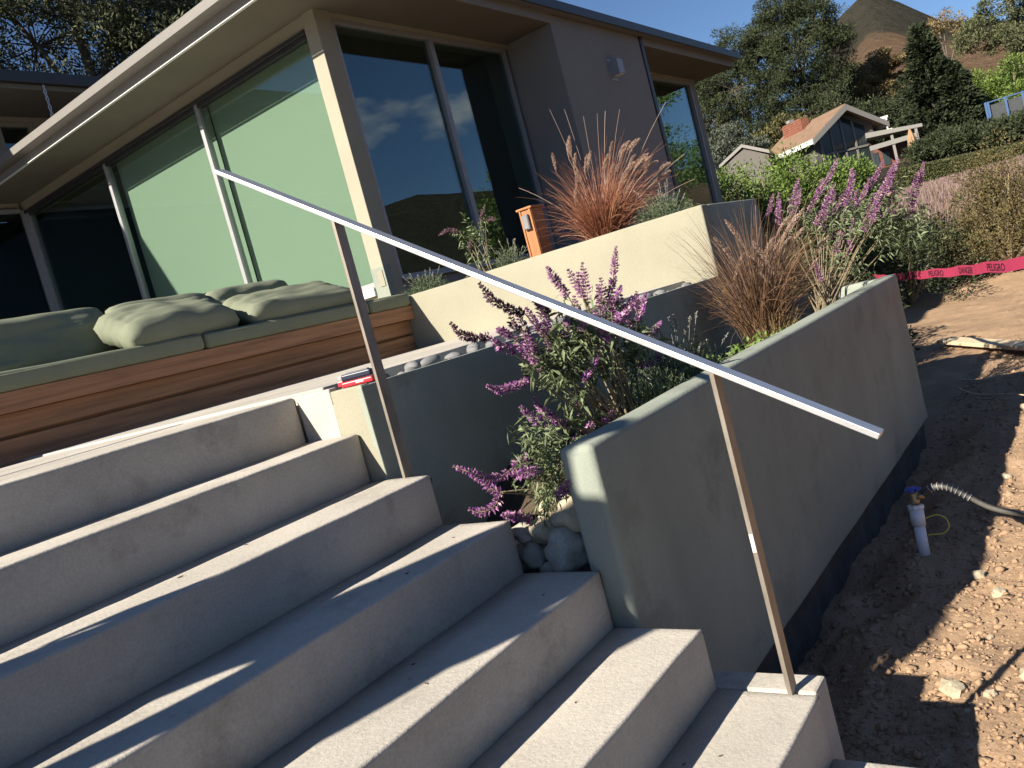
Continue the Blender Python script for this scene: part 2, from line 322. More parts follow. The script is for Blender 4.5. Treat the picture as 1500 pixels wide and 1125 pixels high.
def chaparral():
    m = bpy.data.materials.new('chaparral_hillside'); m.use_nodes = True; t = m.node_tree; b = t.nodes['Principled BSDF']; b.inputs['Roughness'].default_value = 1; b.inputs['Specular IOR Level'].default_value = .05
    N = lambda k: t.nodes.new(k); co = N('ShaderNodeTexCoord')
    n1 = N('ShaderNodeTexNoise'); n1.inputs['Scale'].default_value = .011; n1.inputs['Detail'].default_value = 9; n1.inputs['Roughness'].default_value = .68
    n2 = N('ShaderNodeTexNoise'); n2.inputs['Scale'].default_value = .16; n2.inputs['Detail'].default_value = 9; n2.inputs['Roughness'].default_value = .78
    se = N('ShaderNodeSeparateXYZ')
    for q in (n1, n2): t.links.new(co.outputs['Object'], q.inputs['Vector'])
    t.links.new(co.outputs['Object'], se.inputs[0])
    hz = N('ShaderNodeMapRange'); hz.inputs[1].default_value = 62; hz.inputs[2].default_value = 118; hz.inputs[3].default_value = -.22; hz.inputs[4].default_value = .22
    t.links.new(se.outputs['Z'], hz.inputs[0])
    a = N('ShaderNodeMath'); a.operation = 'ADD'; t.links.new(n1.outputs['Fac'], a.inputs[0]); t.links.new(hz.outputs[0], a.inputs[1])
    a2 = N('ShaderNodeMath'); a2.operation = 'MULTIPLY_ADD'; a2.inputs[1].default_value = .7; t.links.new(n2.outputs['Fac'], a2.inputs[0]); t.links.new(a.outputs[0], a2.inputs[2])
    dv = N('ShaderNodeVectorMath'); dv.operation = 'DISTANCE'; dv.inputs[1].default_value = (500, 30, 70); t.links.new(co.outputs['Object'], dv.inputs[0])
    db = N('ShaderNodeMapRange'); db.inputs[1].default_value = 190; db.inputs[2].default_value = 290; db.inputs[4].default_value = .5; t.links.new(dv.outputs['Value'], db.inputs[0])
    a3 = N('ShaderNodeMath'); a3.operation = 'ADD'; t.links.new(a2.outputs[0], a3.inputs[0]); t.links.new(db.outputs[0], a3.inputs[1]); a2 = a3
    rp = N('ShaderNodeMapRange'); rp.inputs[1].default_value = .80; rp.inputs[2].default_value = .90; t.links.new(a2.outputs[0], rp.inputs[0])
    mx = N('ShaderNodeMix'); mx.data_type = 'RGBA'; mx.inputs[6].default_value = (.235, .155, .098, 1); mx.inputs[7].default_value = (.082, .075, .056, 1)
    t.links.new(rp.outputs[0], mx.inputs[0])
    r2 = N('ShaderNodeMapRange'); r2.inputs[1].default_value = .3; r2.inputs[2].default_value = .7; r2.inputs[3].default_value = .45; r2.inputs[4].default_value = 1.6; t.links.new(n2.outputs['Fac'], r2.inputs[0])
    sc = N('ShaderNodeVectorMath'); sc.operation = 'SCALE'; t.links.new(mx.outputs[2], sc.inputs[0]); t.links.new(r2.outputs[0], sc.inputs['Scale'])
    t.links.new(sc.outputs[0], b.inputs['Base Color'])
    bp = N('ShaderNodeBump'); bp.inputs['Strength'].default_value = 1; bp.inputs['Distance'].default_value = 14; t.links.new(n2.outputs['Fac'], bp.inputs['Height']); t.links.new(bp.outputs[0], b.inputs['Normal'])
    return m
V, F = far_ground(); me = bpy.data.meshes.new('m'); me.from_pydata(V, [], F)
tag(finish('hillside_terrain', me, chaparral(), None, True), kind='structure')

def pad_z(x, y):
    p = Vector((x, y, 0))
    z = NZ+noise.fractal(p*.9, 1, 2, 4)*.05+noise.fractal(p*4, 1, 2, 4)*.016+abs(noise.noise(p*9))*.016+abs(noise.noise(p*21))*.012+noise.noise(p*37)*.005
    d = max(0, min(1, (y-1.0+.12*noise.noise(Vector((x*2.3, 7, 0))))/.2))*max(0, min(1, (x-2.2)/.3))*max(0, min(1, (6.8-x)/.4)); z -= (.085+.05*noise.noise(Vector((x*3.1, y*3.1, 2))))*d    # shallow trench along the footing
    if x < 2.9: z -= .05*min(1, (2.9-x)/.5)
    r = math.hypot(x, y)
    if r > 15.5: z += lerp_tab(r, [15.5, 18, 21, 25], [0, .29, .79, 1.2])
    return z
def pad():
    xs = np.concatenate([np.arange(1.4, 6.5, .018), np.arange(6.5, 19.5, .07)]); ys = np.concatenate([np.arange(-4, -.5, .1), np.arange(-.5, 1.35, .018), np.arange(1.35, 2.1, .05), np.arange(2.1, 5.0, .15)])
    V = [(x, y, pad_z(x, y)) for x in xs for y in ys]; n = len(ys)
    i, j = np.meshgrid(np.arange(len(xs)-1), np.arange(n-1), indexing='ij'); b = (i*n+j).ravel()[:, None]
    return np_mesh(np.array(V), b+np.array([0, n, n+1, 1]))
tag(finish('dirt_ground', pad(), DIRT, None, True), kind='structure')

# loose clods and stones on the dirt
def clods(n):
    bm = bmesh.new(); bmesh.ops.create_icosphere(bm, subdivisions=1, radius=1); v0 = np.array([v.co for v in bm.verts]); f0 = np.array([[v.index for v in f.verts] for f in bm.faces]); bm.free()
    x = 2.3+RNG.random(n)**1.6*8; y = 1.30-RNG.random(n)**1.05*2.33
    s = .0028+.016*RNG.random(n)**7+.005*RNG.random(n)**2
    z = np.array([pad_z(a, b) for a, b in zip(x, y)])+s*.05
    k = 1+RNG.normal(size=(n, 12))*.34; st = (.55+.9*RNG.random((n, 3)))*np.array([1, 1, .75])
    v = v0[None]*k[:, :, None]*st[:, None]*s[:, None, None]+np.stack([x, y, z], 1)[:, None]
    return np_mesh(v.reshape(-1, 3), (f0[None]+(np.arange(n)*12)[:, None, None]).reshape(-1, 3))
tag(finish('dirt_clods', clods(24000), DIRT, None), 'loose crumbs and small clods of dry brown dirt', 'dirt', kind='stuff')
stone_me = [lump_mesh(1, .8, .6, s, 2, .35) for s in range(4)]
for m_ in stone_me: m_.materials.append(ROCK)
for i in range(34):
    x = 2.75+random.random()**1.3*4.2; y = .78-random.random()*1.0; s = .012+.026*random.random()**2
    if i < 6: s = .035+.02*random.random()
    o = link(bpy.data.objects.new('stone', stone_me[i % 4])); o.location = (x, y, pad_z(x, y)+s*.15); o.scale = (s, s, s); o.rotation_euler = (0, 0, random.random()*6)
    tag(o, 'fist-sized pale stone standing out on the brown dirt' if i < 6 else 'small pale stone lying loose on the brown dirt', 'stone', 'pale stones scattered on the dirt')

# ------------------------------------------------------------------ stairs and landing
RISE, RUN, XE = .1782, .2845, 2.02
def nose_y(i): return 2.5125-RUN*(i-1)
def tread_z(i): return -.0895-RISE*(i-1)
stairs = empty('concrete_stairs', (0, 1.2, NZ), 'wide flight of smooth grey concrete steps climbing to the terrace', 'stairs')
def step_mesh(i):
    y0, y1, z = nose_y(i), (nose_y(i-1) if i > 1 else nose_y(1)+.30), tread_z(i); zb = z-RISE-.12; r = .009
    prof = [(y1, zb), (y0, zb), (y0, z-.10), (y0, z-.05), (y0, z-r-.004), (y0, z-r)]+[(y0+r-r*math.sin(a), z-r+r*math.cos(a)) for a in (R(65), R(40), R(18))]+[(y0+r, z), (y0+r+.004, z), (y0+.08, z), (y0+.17, z), (y1, z)]
    xs = list(np.arange(-4.2, XE-.03, .06))+[XE-.014, XE-.005, XE]; ins = {len(xs)-2: .004, len(xs)-1: .013}; V = []; F = []; n = len(prof)
    for k, x in enumerate(xs):
        d = ins.get(k, 0)
        for j, (y, zz) in enumerate(prof):
            w = noise.noise_vector(Vector((x*3.1, y*6+i*5, zz*6)))*.0035+noise.noise_vector(Vector((x*19, y*30+i*5, zz*30)))*.0012
            yy = y+(d if j in (1, 2, 3, 4, 5, 6) else 0)+(w.y if 1 < j < 10 else 0); zq = zz-(d if j >= 7 else 0)+(w.z if j > 3 else 0)
            if j in (0, n-1): yy = y
            V.append((x, yy, zq))
    for k in range(len(xs)-1):
        for j in range(n): a = k*n+j; b = k*n+(j+1) % n; F.append((a, b, b+n, a+n))
    F.append(tuple(range(n))); F.append(tuple(range((len(xs)-1)*n, len(xs)*n))[::-1])
    me = bpy.data.meshes.new('m'); me.from_pydata(V, [], F); bm = bmesh.new(); bm.from_mesh(me); bmesh.ops.recalc_face_normals(bm, faces=bm.faces); bm.to_mesh(me); bm.free()
    return me
for i in range(1, 10):
    o = finish('step', step_mesh(i), CONC, stairs, True)
    o.data.polygons.foreach_set('use_smooth', np.array([len(p.vertices) == 4 for p in o.data.polygons], bool))
# widened end of the seventh tread, where the lower post stands
box('tread_return', CONC, stairs, XE+.001, 2.118, .815, 1.292, tread_z(7)-.30, tread_z(7)-.001, bevel=.009, wob=.001, cuts=(.05, .06, .06))
# cheek below the terrace edge at the right end of the top steps
box('stair_cheek', CONC, stairs, XE+.001, 2.0625, 2.322, 2.512, -.62, -.0895, bevel=.006, cuts=(0, .06, .06), wob=.0012)
box('stair_cheek', STUC, stairs, XE+.0015, 2.062, 2.156, 2.3215, -.62, -.1015, bevel=.006, cuts=(0, .06, .06), wob=.0015)

land = tag(MB().box(2.064, 5.405, 2.40, 5.6, -.30, -.079).build('terrace_slab', CONC, bevel=.006, cuts=(.12, 0, 0), wob=.0015), kind='structure')
tag(MB().box(-6, 2.064, 2.815, 3.30, -.30, -.0905).build('terrace_slab', CONC, bevel=.003), kind='structure')
tag(MB().box(-6, 2.064, 3.335, 5.6, -.30, -.0885).build('terrace_slab', CONC, bevel=.004), kind='structure')
tag(MB().box(-6, 6.2, 5.6, 12.4, -.30, -.0895).build('terrace_slab', CONC, bevel=.003), kind='structure')
tag(MB().box(-6, 2.064, 3.30, 3.335, -.30, -.135).build('drain_slot_bottom', FOOT), kind='structure')

# ------------------------------------------------------------------ walls and planters
FW_T = -.422
fw = empty('planter_wall', (4.2, 1.36, NZ), 'long smooth grey-green stucco planter wall beside the dirt', 'wall')
MB().box(XE+.002, 6.5, 1.298, 1.421, -1.5, FW_T).build('wall_face', STUG, fw, bevel=.022, seg=4, cuts=(.11, 0, .11), wob=.004, wsc=2.2, smooth=True)
MB().box(6.378, 6.498, 1.42, 2.15, -1.5, FW_T-.003).build('wall_return', STUG, fw, bevel=.015, cuts=(0, .1, .1), wob=.003, smooth=True)
MB().box(2.14, 6.44, 1.335, 1.415, -1.95, -1.497).build('footing', FOOT, fw, bevel=.01, cuts=(.07, 0, .07), wob=.018, wsc=6)
lw = empty('retaining_wall', (3.7, 2.2, -.9), 'low shaded stucco retaining wall topped by a pebble channel', 'wall')
MB().box(XE+.0005, 6.515, 2.1535, 2.178, -1.4, -.107).box(XE+.003, 6.51, 2.178, 2.402, -1.4, -.150).build('wall_face', STUG, lw, bevel=.004, cuts=(.13, 0, .13), wob=.003, wsc=2.2)
def bed():
    xs = np.r_[2.05, np.arange(2.06, 6.4, .04)]; ys = np.linspace(1.40, 2.17, 22); V = []
    for i, x in enumerate(xs):
        for y in ys:
            z = lerp_tab(x, [2.05, 2.12, 2.3, 2.6], [-.84, -.80, -.68, -.60])-.22*max(0, min(1, (2.7-x)/.4))*max(0, min(1, (y-1.66)/.14)); p = Vector((x*7, y*7, 0))
            V.append((x, y, -1.2 if i == 0 else z+noise.noise(p)*.02+noise.noise(p*3)*.008))
    n = len(ys); i, j = np.meshgrid(np.arange(len(xs)-1), np.arange(n-1), indexing='ij'); q = (i*n+j).ravel()[:, None]
    return np_mesh(np.array(V), q+np.array([0, n, n+1, 1]))
tag(finish('planter_soil', bed(), SOIL, None, True), kind='structure')

yp = empty('raised_planter', (5.9, 3.9, -.1), 'tall cream stucco raised planter in full sun in front of the house', 'planter')
MB().box(5.41, 5.53, 2.1545, 5.78, -.35, .383).build('sunlit_wall', STUC, yp, bevel=.012, seg=3, cuts=(0, .13, .13), wob=.003, wsc=2, smooth=True)
MB().box(5.531, 6.524, 2.1555, 2.275, -.104, .381).build('end_wall', STUG, yp, bevel=.012, seg=3, cuts=(.13, 0, .13), wob=.003, wsc=2, smooth=True)
MB().box(6.405, 6.523, 2.276, 5.10, -1.6, .379).build('far_wall', STUG, yp, bevel=.012, cuts=(0, .2, .2), wob=.003, smooth=True)
MB().box(5.52, 6.41, 2.27, 5.79, -.2, .325).build('soil', SOIL, yp, cuts=(.07, .07, 0), wob=.025, wsc=7)

# pebbles lying in the channel
peb_me = [lump_mesh(1, .78, .55, 20+s, 2, .16) for s in range(3)]
for m_ in peb_me:
    m_.materials.append(PEB); m_.polygons.foreach_set('use_smooth', np.ones(len(m_.polygons), bool))
px = 2.12
while px < 5.3:
    s = random.choice((.018, .022, .026, .032, .042)); y = random.uniform(2.20, 2.33)
    o = link(bpy.data.objects.new('pebble', peb_me[random.randrange(3)])); o.location = (px, y, -.150+s*.7+random.uniform(0, .022)); o.scale = (s*1.25, s, s*1.1); o.rotation_euler = (0, 0, random.random()*6)
    tag(o, 'smooth grey pebble lying in the narrow channel along the retaining wall', 'pebble', 'pebbles in the channel'); px += s*1.5+random.random()*.03

# boulders closing the end of the lower planter
def boulder(c, r, seed, material, label, rot=0):
    me = lump_mesh(*r, seed, 3, .38); M = Matrix.Rotation(rot, 4, 'Z')
    for v in me.vertices: v.co = M @ v.co + Vector(c)
    o = finish('boulder', me, material, None, True); tag(o, label, 'rock', 'boulders holding the planter soil'); return o
boulder((2.13, 1.535, -.765), (.10, .085, .075), 3, ROCKG, 'large grey boulder wedged between the planter wall and the steps', .4)
boulder((2.16, 1.51, -.672), (.085, .085, .06), 5, ROCK, 'sunlit tan boulder with a brown stain against the planter wall', 1.)
boulder((2.125, 1.61, -.70), (.055, .075, .045), 8, ROCK, 'flat cream rock on top of the boulders beside the steps', .2)
boulder((2.12, 1.685, -.775), (.05, .05, .06), 11, ROCKG, 'small brown-grey rock in shade low beside the riser', 2.)
boulder((2.11, 1.69, -.70), (.055, .045, .03), 13, ROCKG, 'thin dark stone slab under the fallen flower spikes', .9)
boulder((2.13, 1.78, -.80), (.07, .08, .06), 17, ROCKG, 'dark shaded rock at the foot of the retaining wall', .3)
boulder((2.12, 1.60, -.84), (.06, .06, .05), 19, ROCKG, 'small shaded stone under the large grey boulder', .7)
boulder((2.25, 1.62, -.66), (.07, .07, .05), 15, ROCK, 'rounded pale rock half under the sage leaves', .9)

# ------------------------------------------------------------------ bench, cushions, pillows
be = empty('terrace_bench', (3., 5.2, -.09), 'long built-in bench clad in dark weathered wood boards', 'bench')
box('seat_board', WOOD, be, -2.5, 5.408, 4.885, 4.925, .185, .298, bevel=.004)
box('seat_top', WOOD, be, -2.5, 5.406, 4.926, 5.55, .262, .297, bevel=.003)
box('front_board', WOOD, be, -2.5, 5.404, 4.955, 4.985, .067, .184, bevel=.003)
box('front_board', WOOD, be, -2.5, 5.404, 4.957, 4.987, -.088, .047, bevel=.003)
box('frame', WOOD, be, -2.5, 5.402, 5.0, 5.5, -.087, .26, bevel=.003)
def cushion(x0, x1, label):
    mb = MB().box(x0, x1, 4.868, 5.52, .300, .395); me = mb.mesh(bevel=.03, seg=4, cuts=(.1, .1, 0))
    for v in me.vertices:
        if v.co.z > .36: v.co.z += .014+noise.noise(v.co*3)*.006
        v.co += noise.noise_vector(v.co*5)*.003
    o = finish('seat_cushion', me, CUSH, None, True); tag(o, label, 'cushion', 'seat cushions on the bench')
    MB().tube([(x0+.03, 4.872, .389), (x1-.03, 4.872, .389)], .005, 6).build('piping', CUSH, o, True); return o
cushion(4.905, 5.395, 'short sage-green seat cushion next to the cream planter')
cushion(3.345, 4.893, 'sage-green seat cushion under the two pillows nearest the planter')
cushion(1.55, 3.333, 'sage-green seat cushion under the slumped pillow of the bench')
def pillow(c, w, h, t, tilt, yaw, label, seed, roll=0):
    n = 22; V = []; F = []
    for side in (1, -1):
        for i in range(n+1):
            for j in range(n+1):
                u = -1+2*i/n; v = -1+2*j/n
                pin = 1-.10*abs(u)**5; piv = 1-.05*abs(v)**5-.02*(1-abs(v)**2)
                th = (max(0, 1-abs(u)**7.0)*max(0, 1-abs(v)**4.5))**.48
                q = Vector((u, v, seed)); wr = noise.noise(q*2.1)*.15+noise.noise(Vector((u*2.2+seed, v*7, side)))*.10*(.3+abs(u))-.10*math.exp(-((abs(u)-.82)/.06)**2)*(1-abs(v))
                V.append(Vector((u*w/2*piv, v*h/2*pin, side*t/2*th*(1+wr*1.6))))
    m = (n+1)**2
    for i in range(n):
        for j in range(n):
            a = i*(n+1)+j; F.append((a, a+n+1, a+n+2, a+1)); F.append((m+a, m+a+1, m+a+n+2, m+a+n+1))
    M = Matrix.Translation(c) @ Matrix.Rotation(yaw, 4, 'Z') @ Matrix.Rotation(tilt, 4, 'X') @ Matrix.Rotation(roll, 4, 'Z')
    me = bpy.data.meshes.new('m'); me.from_pydata([tuple(M @ v) for v in V], [], F)
    bm = bmesh.new(); bm.from_mesh(me); bmesh.ops.remove_doubles(bm, verts=bm.verts, dist=.0015); bmesh.ops.recalc_face_normals(bm, faces=bm.faces); bm.to_mesh(me); bm.free()
    o = finish('pillow', me, CUSH, None, True); tag(o, label, 'pillow', 'pillows on the bench'); return o
pillow((2.55, 5.44, .575), 1.0, .40, .22, R(78), 0, 'shaded sage-green pillow upright at the open end of the bench', 1.)
pillow((3.48, 5.46, .575), .84, .39, .20, R(74), R(2), 'upright sage-green pillow behind the puffy pillow in the sun', 2.)
pillow((4.25, 5.46, .585), .78, .38, .2, R(76), R(-3), 'upright sage-green pillow leaning behind the pillow nearest the planter', 3.)
pillow((3.27, 5.10, .525), .90, .46, .25, R(24), R(3), 'puffy sunlit sage-green pillow lying with its rolled end forward', 4., R(2))
pillow((4.36, 5.12, .510), 1.16, .46, .23, R(22), R(2), 'wide sunlit sage-green pillow lying nearest the cream planter', 5.)

# ------------------------------------------------------------------ handrail
hr = empty('handrail', (XE, .877, tread_z(7)), 'bare steel handrail on two flat posts beside the steps', 'handrail')
u = Vector((0, 2.571-.511, .793+.485)).normalized(); nrm = Vector((0, -u.z, u.y)); a0 = Vector((XE, .512, -.492)); a1 = Vector((XE, 2.571, .786)); mid = (a0+a1)/2
MB().obox(mid, (.0225, 0, 0), u*((a1-a0).length/2), nrm*.0075).build('top_rail', STEEL, hr, bevel=.0016)
def rail_z(y): return -.492+(y-.512)*u.z/u.y-.008
for y, zb in ((2.05, tread_z(3)), (.877, tread_z(7))):
    p = MB().box(XE-.021, XE+.021, y-.0065, y+.0065, zb, rail_z(y)+.003).build('post', RUST, hr, bevel=.0012)
box('sticker', WHITE, hr, XE-.0216, XE-.0212, .872, .882, -.76, -.71, bevel=0)

# small folding tool left on the end of the channel
tl_ = empty('pocket_tool', (2.11, 2.24, -.105), 'small red and dark blue hand tool left on the wall end', 'tool')
ax = Vector((.30, -.95, 0)).normalized(); ay = Vector((.95, .30, 0)).normalized()
c0 = Vector((2.10, 2.245, 0))
MB().obox(c0+Vector((0, 0, -.092)), ax*.066, ay*.014, (0, 0, .0105)).build('lower_grip', TOOLR, tl_, bevel=.006, seg=3)
MB().obox(c0+Vector((.002, 0, -.066)), ax*.062, ay*.013, (0, 0, .0115)).build('upper_grip', TOOLB, tl_, bevel=.006, seg=3)
MB().obox(c0+ax*.008+Vector((0, 0, -.0535)), ax*.045, ay*.009, (0, 0, .003)).build('rubber_inset', TOOLG, tl_, bevel=.002)
MB().obox(c0-ax*.07+Vector((0, 0, -.085)), ax*.012, ay*.008, (0, 0, .010)).build('jaw', TOOLR, tl_, bevel=.003)
MB().obox(c0-ax*.068+Vector((0, 0, -.064)), ax*.012, ay*.004, (0, 0, .006)).build('blade', ALU, tl_, bevel=.001)
MB().obox(c0-ay*.0145+ax*.012+Vector((0, 0, -.091)), ax*.016, ay*.0004, (0, 0, .003)).build('white_mark', WHITE, tl_)

# ------------------------------------------------------------------ house
XH, YH, YW = 6.16, 5.80, 5.12                          # glass corner planes and the plane of the proud wall
ZS, ZT, SO = .62, 3.22, 3.36                           # sill, glass head, soffit
ho = empty('modern_house', (11, 8, -.1), 'flat-roofed modern house with large tinted windows and cream corner column', 'house')
box('corner_column', HSTU, ho, XH, XH+.225, YH, YH+.175, -.1, SO+.02, bevel=.006)
box('column_foot', STUG, ho, XH-.004, XH+.10, YH-.004, YH+.18, -.1, .80, bevel=.004)
box('hatch_plate', STUC, ho, XH-.012, XH-.005, YH+.02, YH+.09, .60, .76, bevel=.002)
# sun side (facing -X)
box('head_wall', HSTU, ho, XH+.01, XH+.30, YH+.176, 12.9, ZT, SO+.02, bevel=.003)
box('head_track', DARKM, ho, XH-.012, XH+.009, YH+.178, 12.3, ZT-.035, ZT+.006, bevel=.003)
box('sill_wall', HSTU, ho, XH+.012, XH+.30, YH+.176, 12.9, -.1, ZS-.09, bevel=.003)
box('window_sill', WHITE, ho, XH-.03, XH+.14, YH+.18, 12.28, ZS-.088, ZS-.005, bevel=.004)
ys = [YH+.175, 7.96, 10.05, 12.27]
for k in range(3):
    y0, y1 = ys[k], ys[k+1]
    w = MB().box(XH+.05, XH+.062, y0+.03, y1-.03, ZS+.01, ZT-.03).build('window', GLASS, ho)
    f = MB()
    f.box(XH+.02, XH+.10, y1-.032, y1+.026, ZS, ZT-.002)
    MB().box(XH+.0215, XH+.098, y0+.0275, y1-.0335, ZT-.075, ZT-.0035).build('head_frame', DARKM, w, bevel=.003); f.box(XH+.021, XH+.099, y0+.027, y1-.033, ZS+.001, ZS+.05)
    f.build('frame', ALU, w, bevel=.003)
    if k < 2: MB().box(XH+.19, XH+.194, y0+.01, y1-.012, ZS-.02, ZT+.1).build('roller_shade', SHADE, w)
# entry recess on the wing side
w = MB().box(2.6, XH-.04, 12.34, 12.352, .05, 3.2).build('window', GLASSD, ho)
MB().box(XH-.04, XH+.03, 12.29, 12.37, -.05, 3.24).box(2.5, XH-.05, 12.29, 12.37, 3.2, 3.26).build('frame', ALU, w, bevel=.003)
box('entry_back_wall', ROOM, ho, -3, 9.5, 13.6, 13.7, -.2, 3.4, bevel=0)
# garden side (facing -Y)
ZR = 3.305
box('head_wall', HSTU, ho, XH+.226, 9.5, YH+.012, YH+.30, ZR, SO+.02, bevel=.003)
box('sill_wall', HGRY, ho, XH+.226, 9.5, YH+.012, YH+.30, -.4, ZS-.01, bevel=.003)
box('window_sill', ALU, ho, XH+.23, 9.46, YH-.05, YH+.10, ZS-.008, ZS+.02, bevel=.003)
xs_ = [XH+.225, 7.92, 9.44]
for k in range(2):
    x0, x1 = xs_[k], xs_[k+1]
    w = MB().box(x0+.03, x1-.03, YH+.06, YH+.072, ZS+.03, ZR-.03).build('window', GLASSR, ho)
    f = MB(); f.box(x0+.002, x0+.045, YH+.012, YH+.11, ZS+.021, ZR-.002); f.box(x1-.035, x1-.001, YH+.012, YH+.11, ZS+.021, ZR-.002)
    f.box(x0+.046, x1-.036, YH+.014, YH+.108, ZR-.045, ZR-.003); f.box(x0+.046, x1-.036, YH+.014, YH+.108, ZS+.022, ZS+.06); f.build('frame', ALU, w, bevel=.003)
box('proud_wall', HGRY, ho, 9.5, 12.0, YW, YH+.4, -.4, SO+.115, bevel=.008)
box('recess_wall', HGRY, ho, 12.001, 13.72, YH+.01, YH+.4, -.4, SO+.02, bevel=.003)
w = MB().box(13.76, 15.44, YH+.06, YH+.072, -.1, ZR-.02).build('window', GLASSR, ho)
f = MB(); f.box(13.722, 13.775, YH+.005, YH+.11, -.15, ZR); f.box(15.41, 15.46, YH+.005, YH+.11, -.15, ZR); f.box(13.776, 15.409, YH+.007, YH+.108, ZR-.045, ZR-.001); f.build('frame', ALU, w, bevel=.003)
box('end_pier', HGRY, ho, 15.461, 15.66, YH, YH+.5, -.4, SO+.02, bevel=.004)
box('head_wall', HSTU, ho, 13.722, 15.46, YH+.012, YH+.3, ZR+.001, SO+.02, bevel=.003)
box('end_wall', HGRY, ho, 15.4, 15.655, YH+.5, 12.9, -.4, SO+.02, bevel=.003)
ds = MB().box(12.002, 12.10, YW-.02, YW+.06, -.3, SO+.12).build('downspout', DARKM, ho, bevel=.008)
MB().box(11.995, 12.107, YW-.027, YW+.067, 1.9, 1.93).build('strap', DARKM, ds, bevel=.002)
# room behind the glass
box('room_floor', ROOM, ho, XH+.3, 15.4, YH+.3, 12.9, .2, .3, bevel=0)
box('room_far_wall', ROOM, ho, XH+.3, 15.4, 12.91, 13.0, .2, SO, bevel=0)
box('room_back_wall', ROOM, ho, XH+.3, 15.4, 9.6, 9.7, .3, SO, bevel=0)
# roof: soffit, stucco band, metal edge
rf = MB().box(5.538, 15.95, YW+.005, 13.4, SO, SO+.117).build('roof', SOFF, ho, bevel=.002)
MB().box(5.38, 16.06, 5.0, 13.5, SO+.1185, SO+.212).build('metal_edge', BRONZ, rf, bevel=.003)
MB().box(5.493, 5.527, 5.10, 13.4, SO-.004, SO+.005).build('drip_lip', WHITE, rf, bevel=.001)
MB().box(5.528, 5.536, 5.11, 13.4, SO+.006, SO+.1175).build('stucco_band', HGRY, rf, bevel=.001)
MB().box(5.54, 9.497, YW-.006, YW+.004, SO-.003, SO+.1175).build('stucco_band', HGRY, rf, bevel=.001)
MB().box(12.11, 15.95, YW-.006, YW+.004, SO-.003, SO+.1175).build('stucco_band', HGRY, rf, bevel=.001)
MB().box(5.42, 16.05, 4.975, 4.999, SO+.105, SO+.225).build('shaded_edge_strip', DARKM, rf, bevel=.004)  # same metal as the sunny edge, coloured dark for the shade on this side

# wall lamp on the proud wall
wl = empty('wall_lamp', (10.89, YW, 2.75), 'square brushed metal lamp on the taupe house wall', 'lamp')
box('back_plate', ALU, wl, 10.80, 10.99, YW-.008, YW-.001, 2.74, 3.03, bevel=.002)
box('shade', ALU, wl, 10.83, 11.0, YW-.13, YW-.0085, 2.80, 3.0, bevel=.004)
box('diffuser', WHITE, wl, 10.85, 10.98, YW-.115, YW-.02, 2.79, 2.799, bevel=0)

# upper wing beyond the courtyard
wg = empty('house_wing', (4, 12.6, 3), 'taller wing of the house with dark roof edge beyond the flat roof', 'house')
box('wall', HSTU, wg, -6, 6.15, 12.36, 12.9, 3.27, 4.63, bevel=.004)
box('wall', HSTU, wg, 6.7, 14, 12.36, 12.9, 3.58, 4.63, bevel=.004)
w = MB().box(6.22, 6.64, 12.42, 12.43, 3.6, 4.5).build('window', GLASSR, wg)
MB().box(6.152, 6.23, 12.37, 12.5, 3.58, 4.55).box(6.63, 6.698, 12.37, 12.5, 3.58, 4.55).box(6.231, 6.629, 12.372, 12.5, 4.49, 4.549).build('frame', HSTU, w, bevel=.003)
box('window_head', HSTU, wg, 6.151, 6.699, 12.36, 12.9, 4.551, 4.63, bevel=.002)
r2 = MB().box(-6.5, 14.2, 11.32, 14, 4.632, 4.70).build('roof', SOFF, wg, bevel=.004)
MB().box(-6.6, 14.3, 11.25, 14.1, 4.701, 4.86).build('metal_edge', DARKM, r2, bevel=.004)
box('room_back', ROOM, wg, 6.0, 7.0, 13.2, 13.3, 3.6, 4.6, bevel=0)
rc = empty('rain_chain', (6.42, 11.29, 4.0), 'short metal rain chain hanging from the wing roof edge', 'chain')
for k in range(11):
    z = 4.66-k*.055; cx = Vector((6.42, 11.29, z)); a = Vector((1, 0, 0)) if k % 2 else Vector((0, 1, 0))
    MB().tube([cx+a*.018*math.cos(t)+Vector((0, 0, .036*math.sin(t))) for t in np.linspace(0, 2*math.pi, 11)], .006, 5, False).build('link', STEEL, rc)

# cedar post with an outlet box
cp = empty('outlet_post', (5.72, 3.72, .32), 'orange cedar post with a weatherproof outlet box in the raised planter', 'post')
cc = Vector((5.72, 3.70, 0)); fa = Vector((1, .0, 0)); fb = Vector((0, 1, 0))
MB().box(5.66, 5.83, 3.625, 3.745, .30, .775).build('post', CEDAR, cp, bevel=.004)
MB().box(5.645, 5.845, 3.61, 3.76, .7755, .793).build('cap', CEDAR, cp, bevel=.003)
MB().box(5.651, 5.659, 3.63, 3.645, .31, .775).box(5.651, 5.659, 3.725, 3.74, .31, .775).build('trim', CEDAR, cp, bevel=.001)
ob = MB().box(5.632, 5.658, 3.655, 3.717, .615, .735).build('outlet_box', TOOLG, cp, bevel=.006, seg=3)
MB().box(5.628, 5.6315, 3.662, 3.710, .625, .725).build('cover', PEB, ob, bevel=.002)
MB().tube([(5.626, 3.686, .634), (5.632, 3.686, .634)], .006, 8).build('latch', ALU, ob)

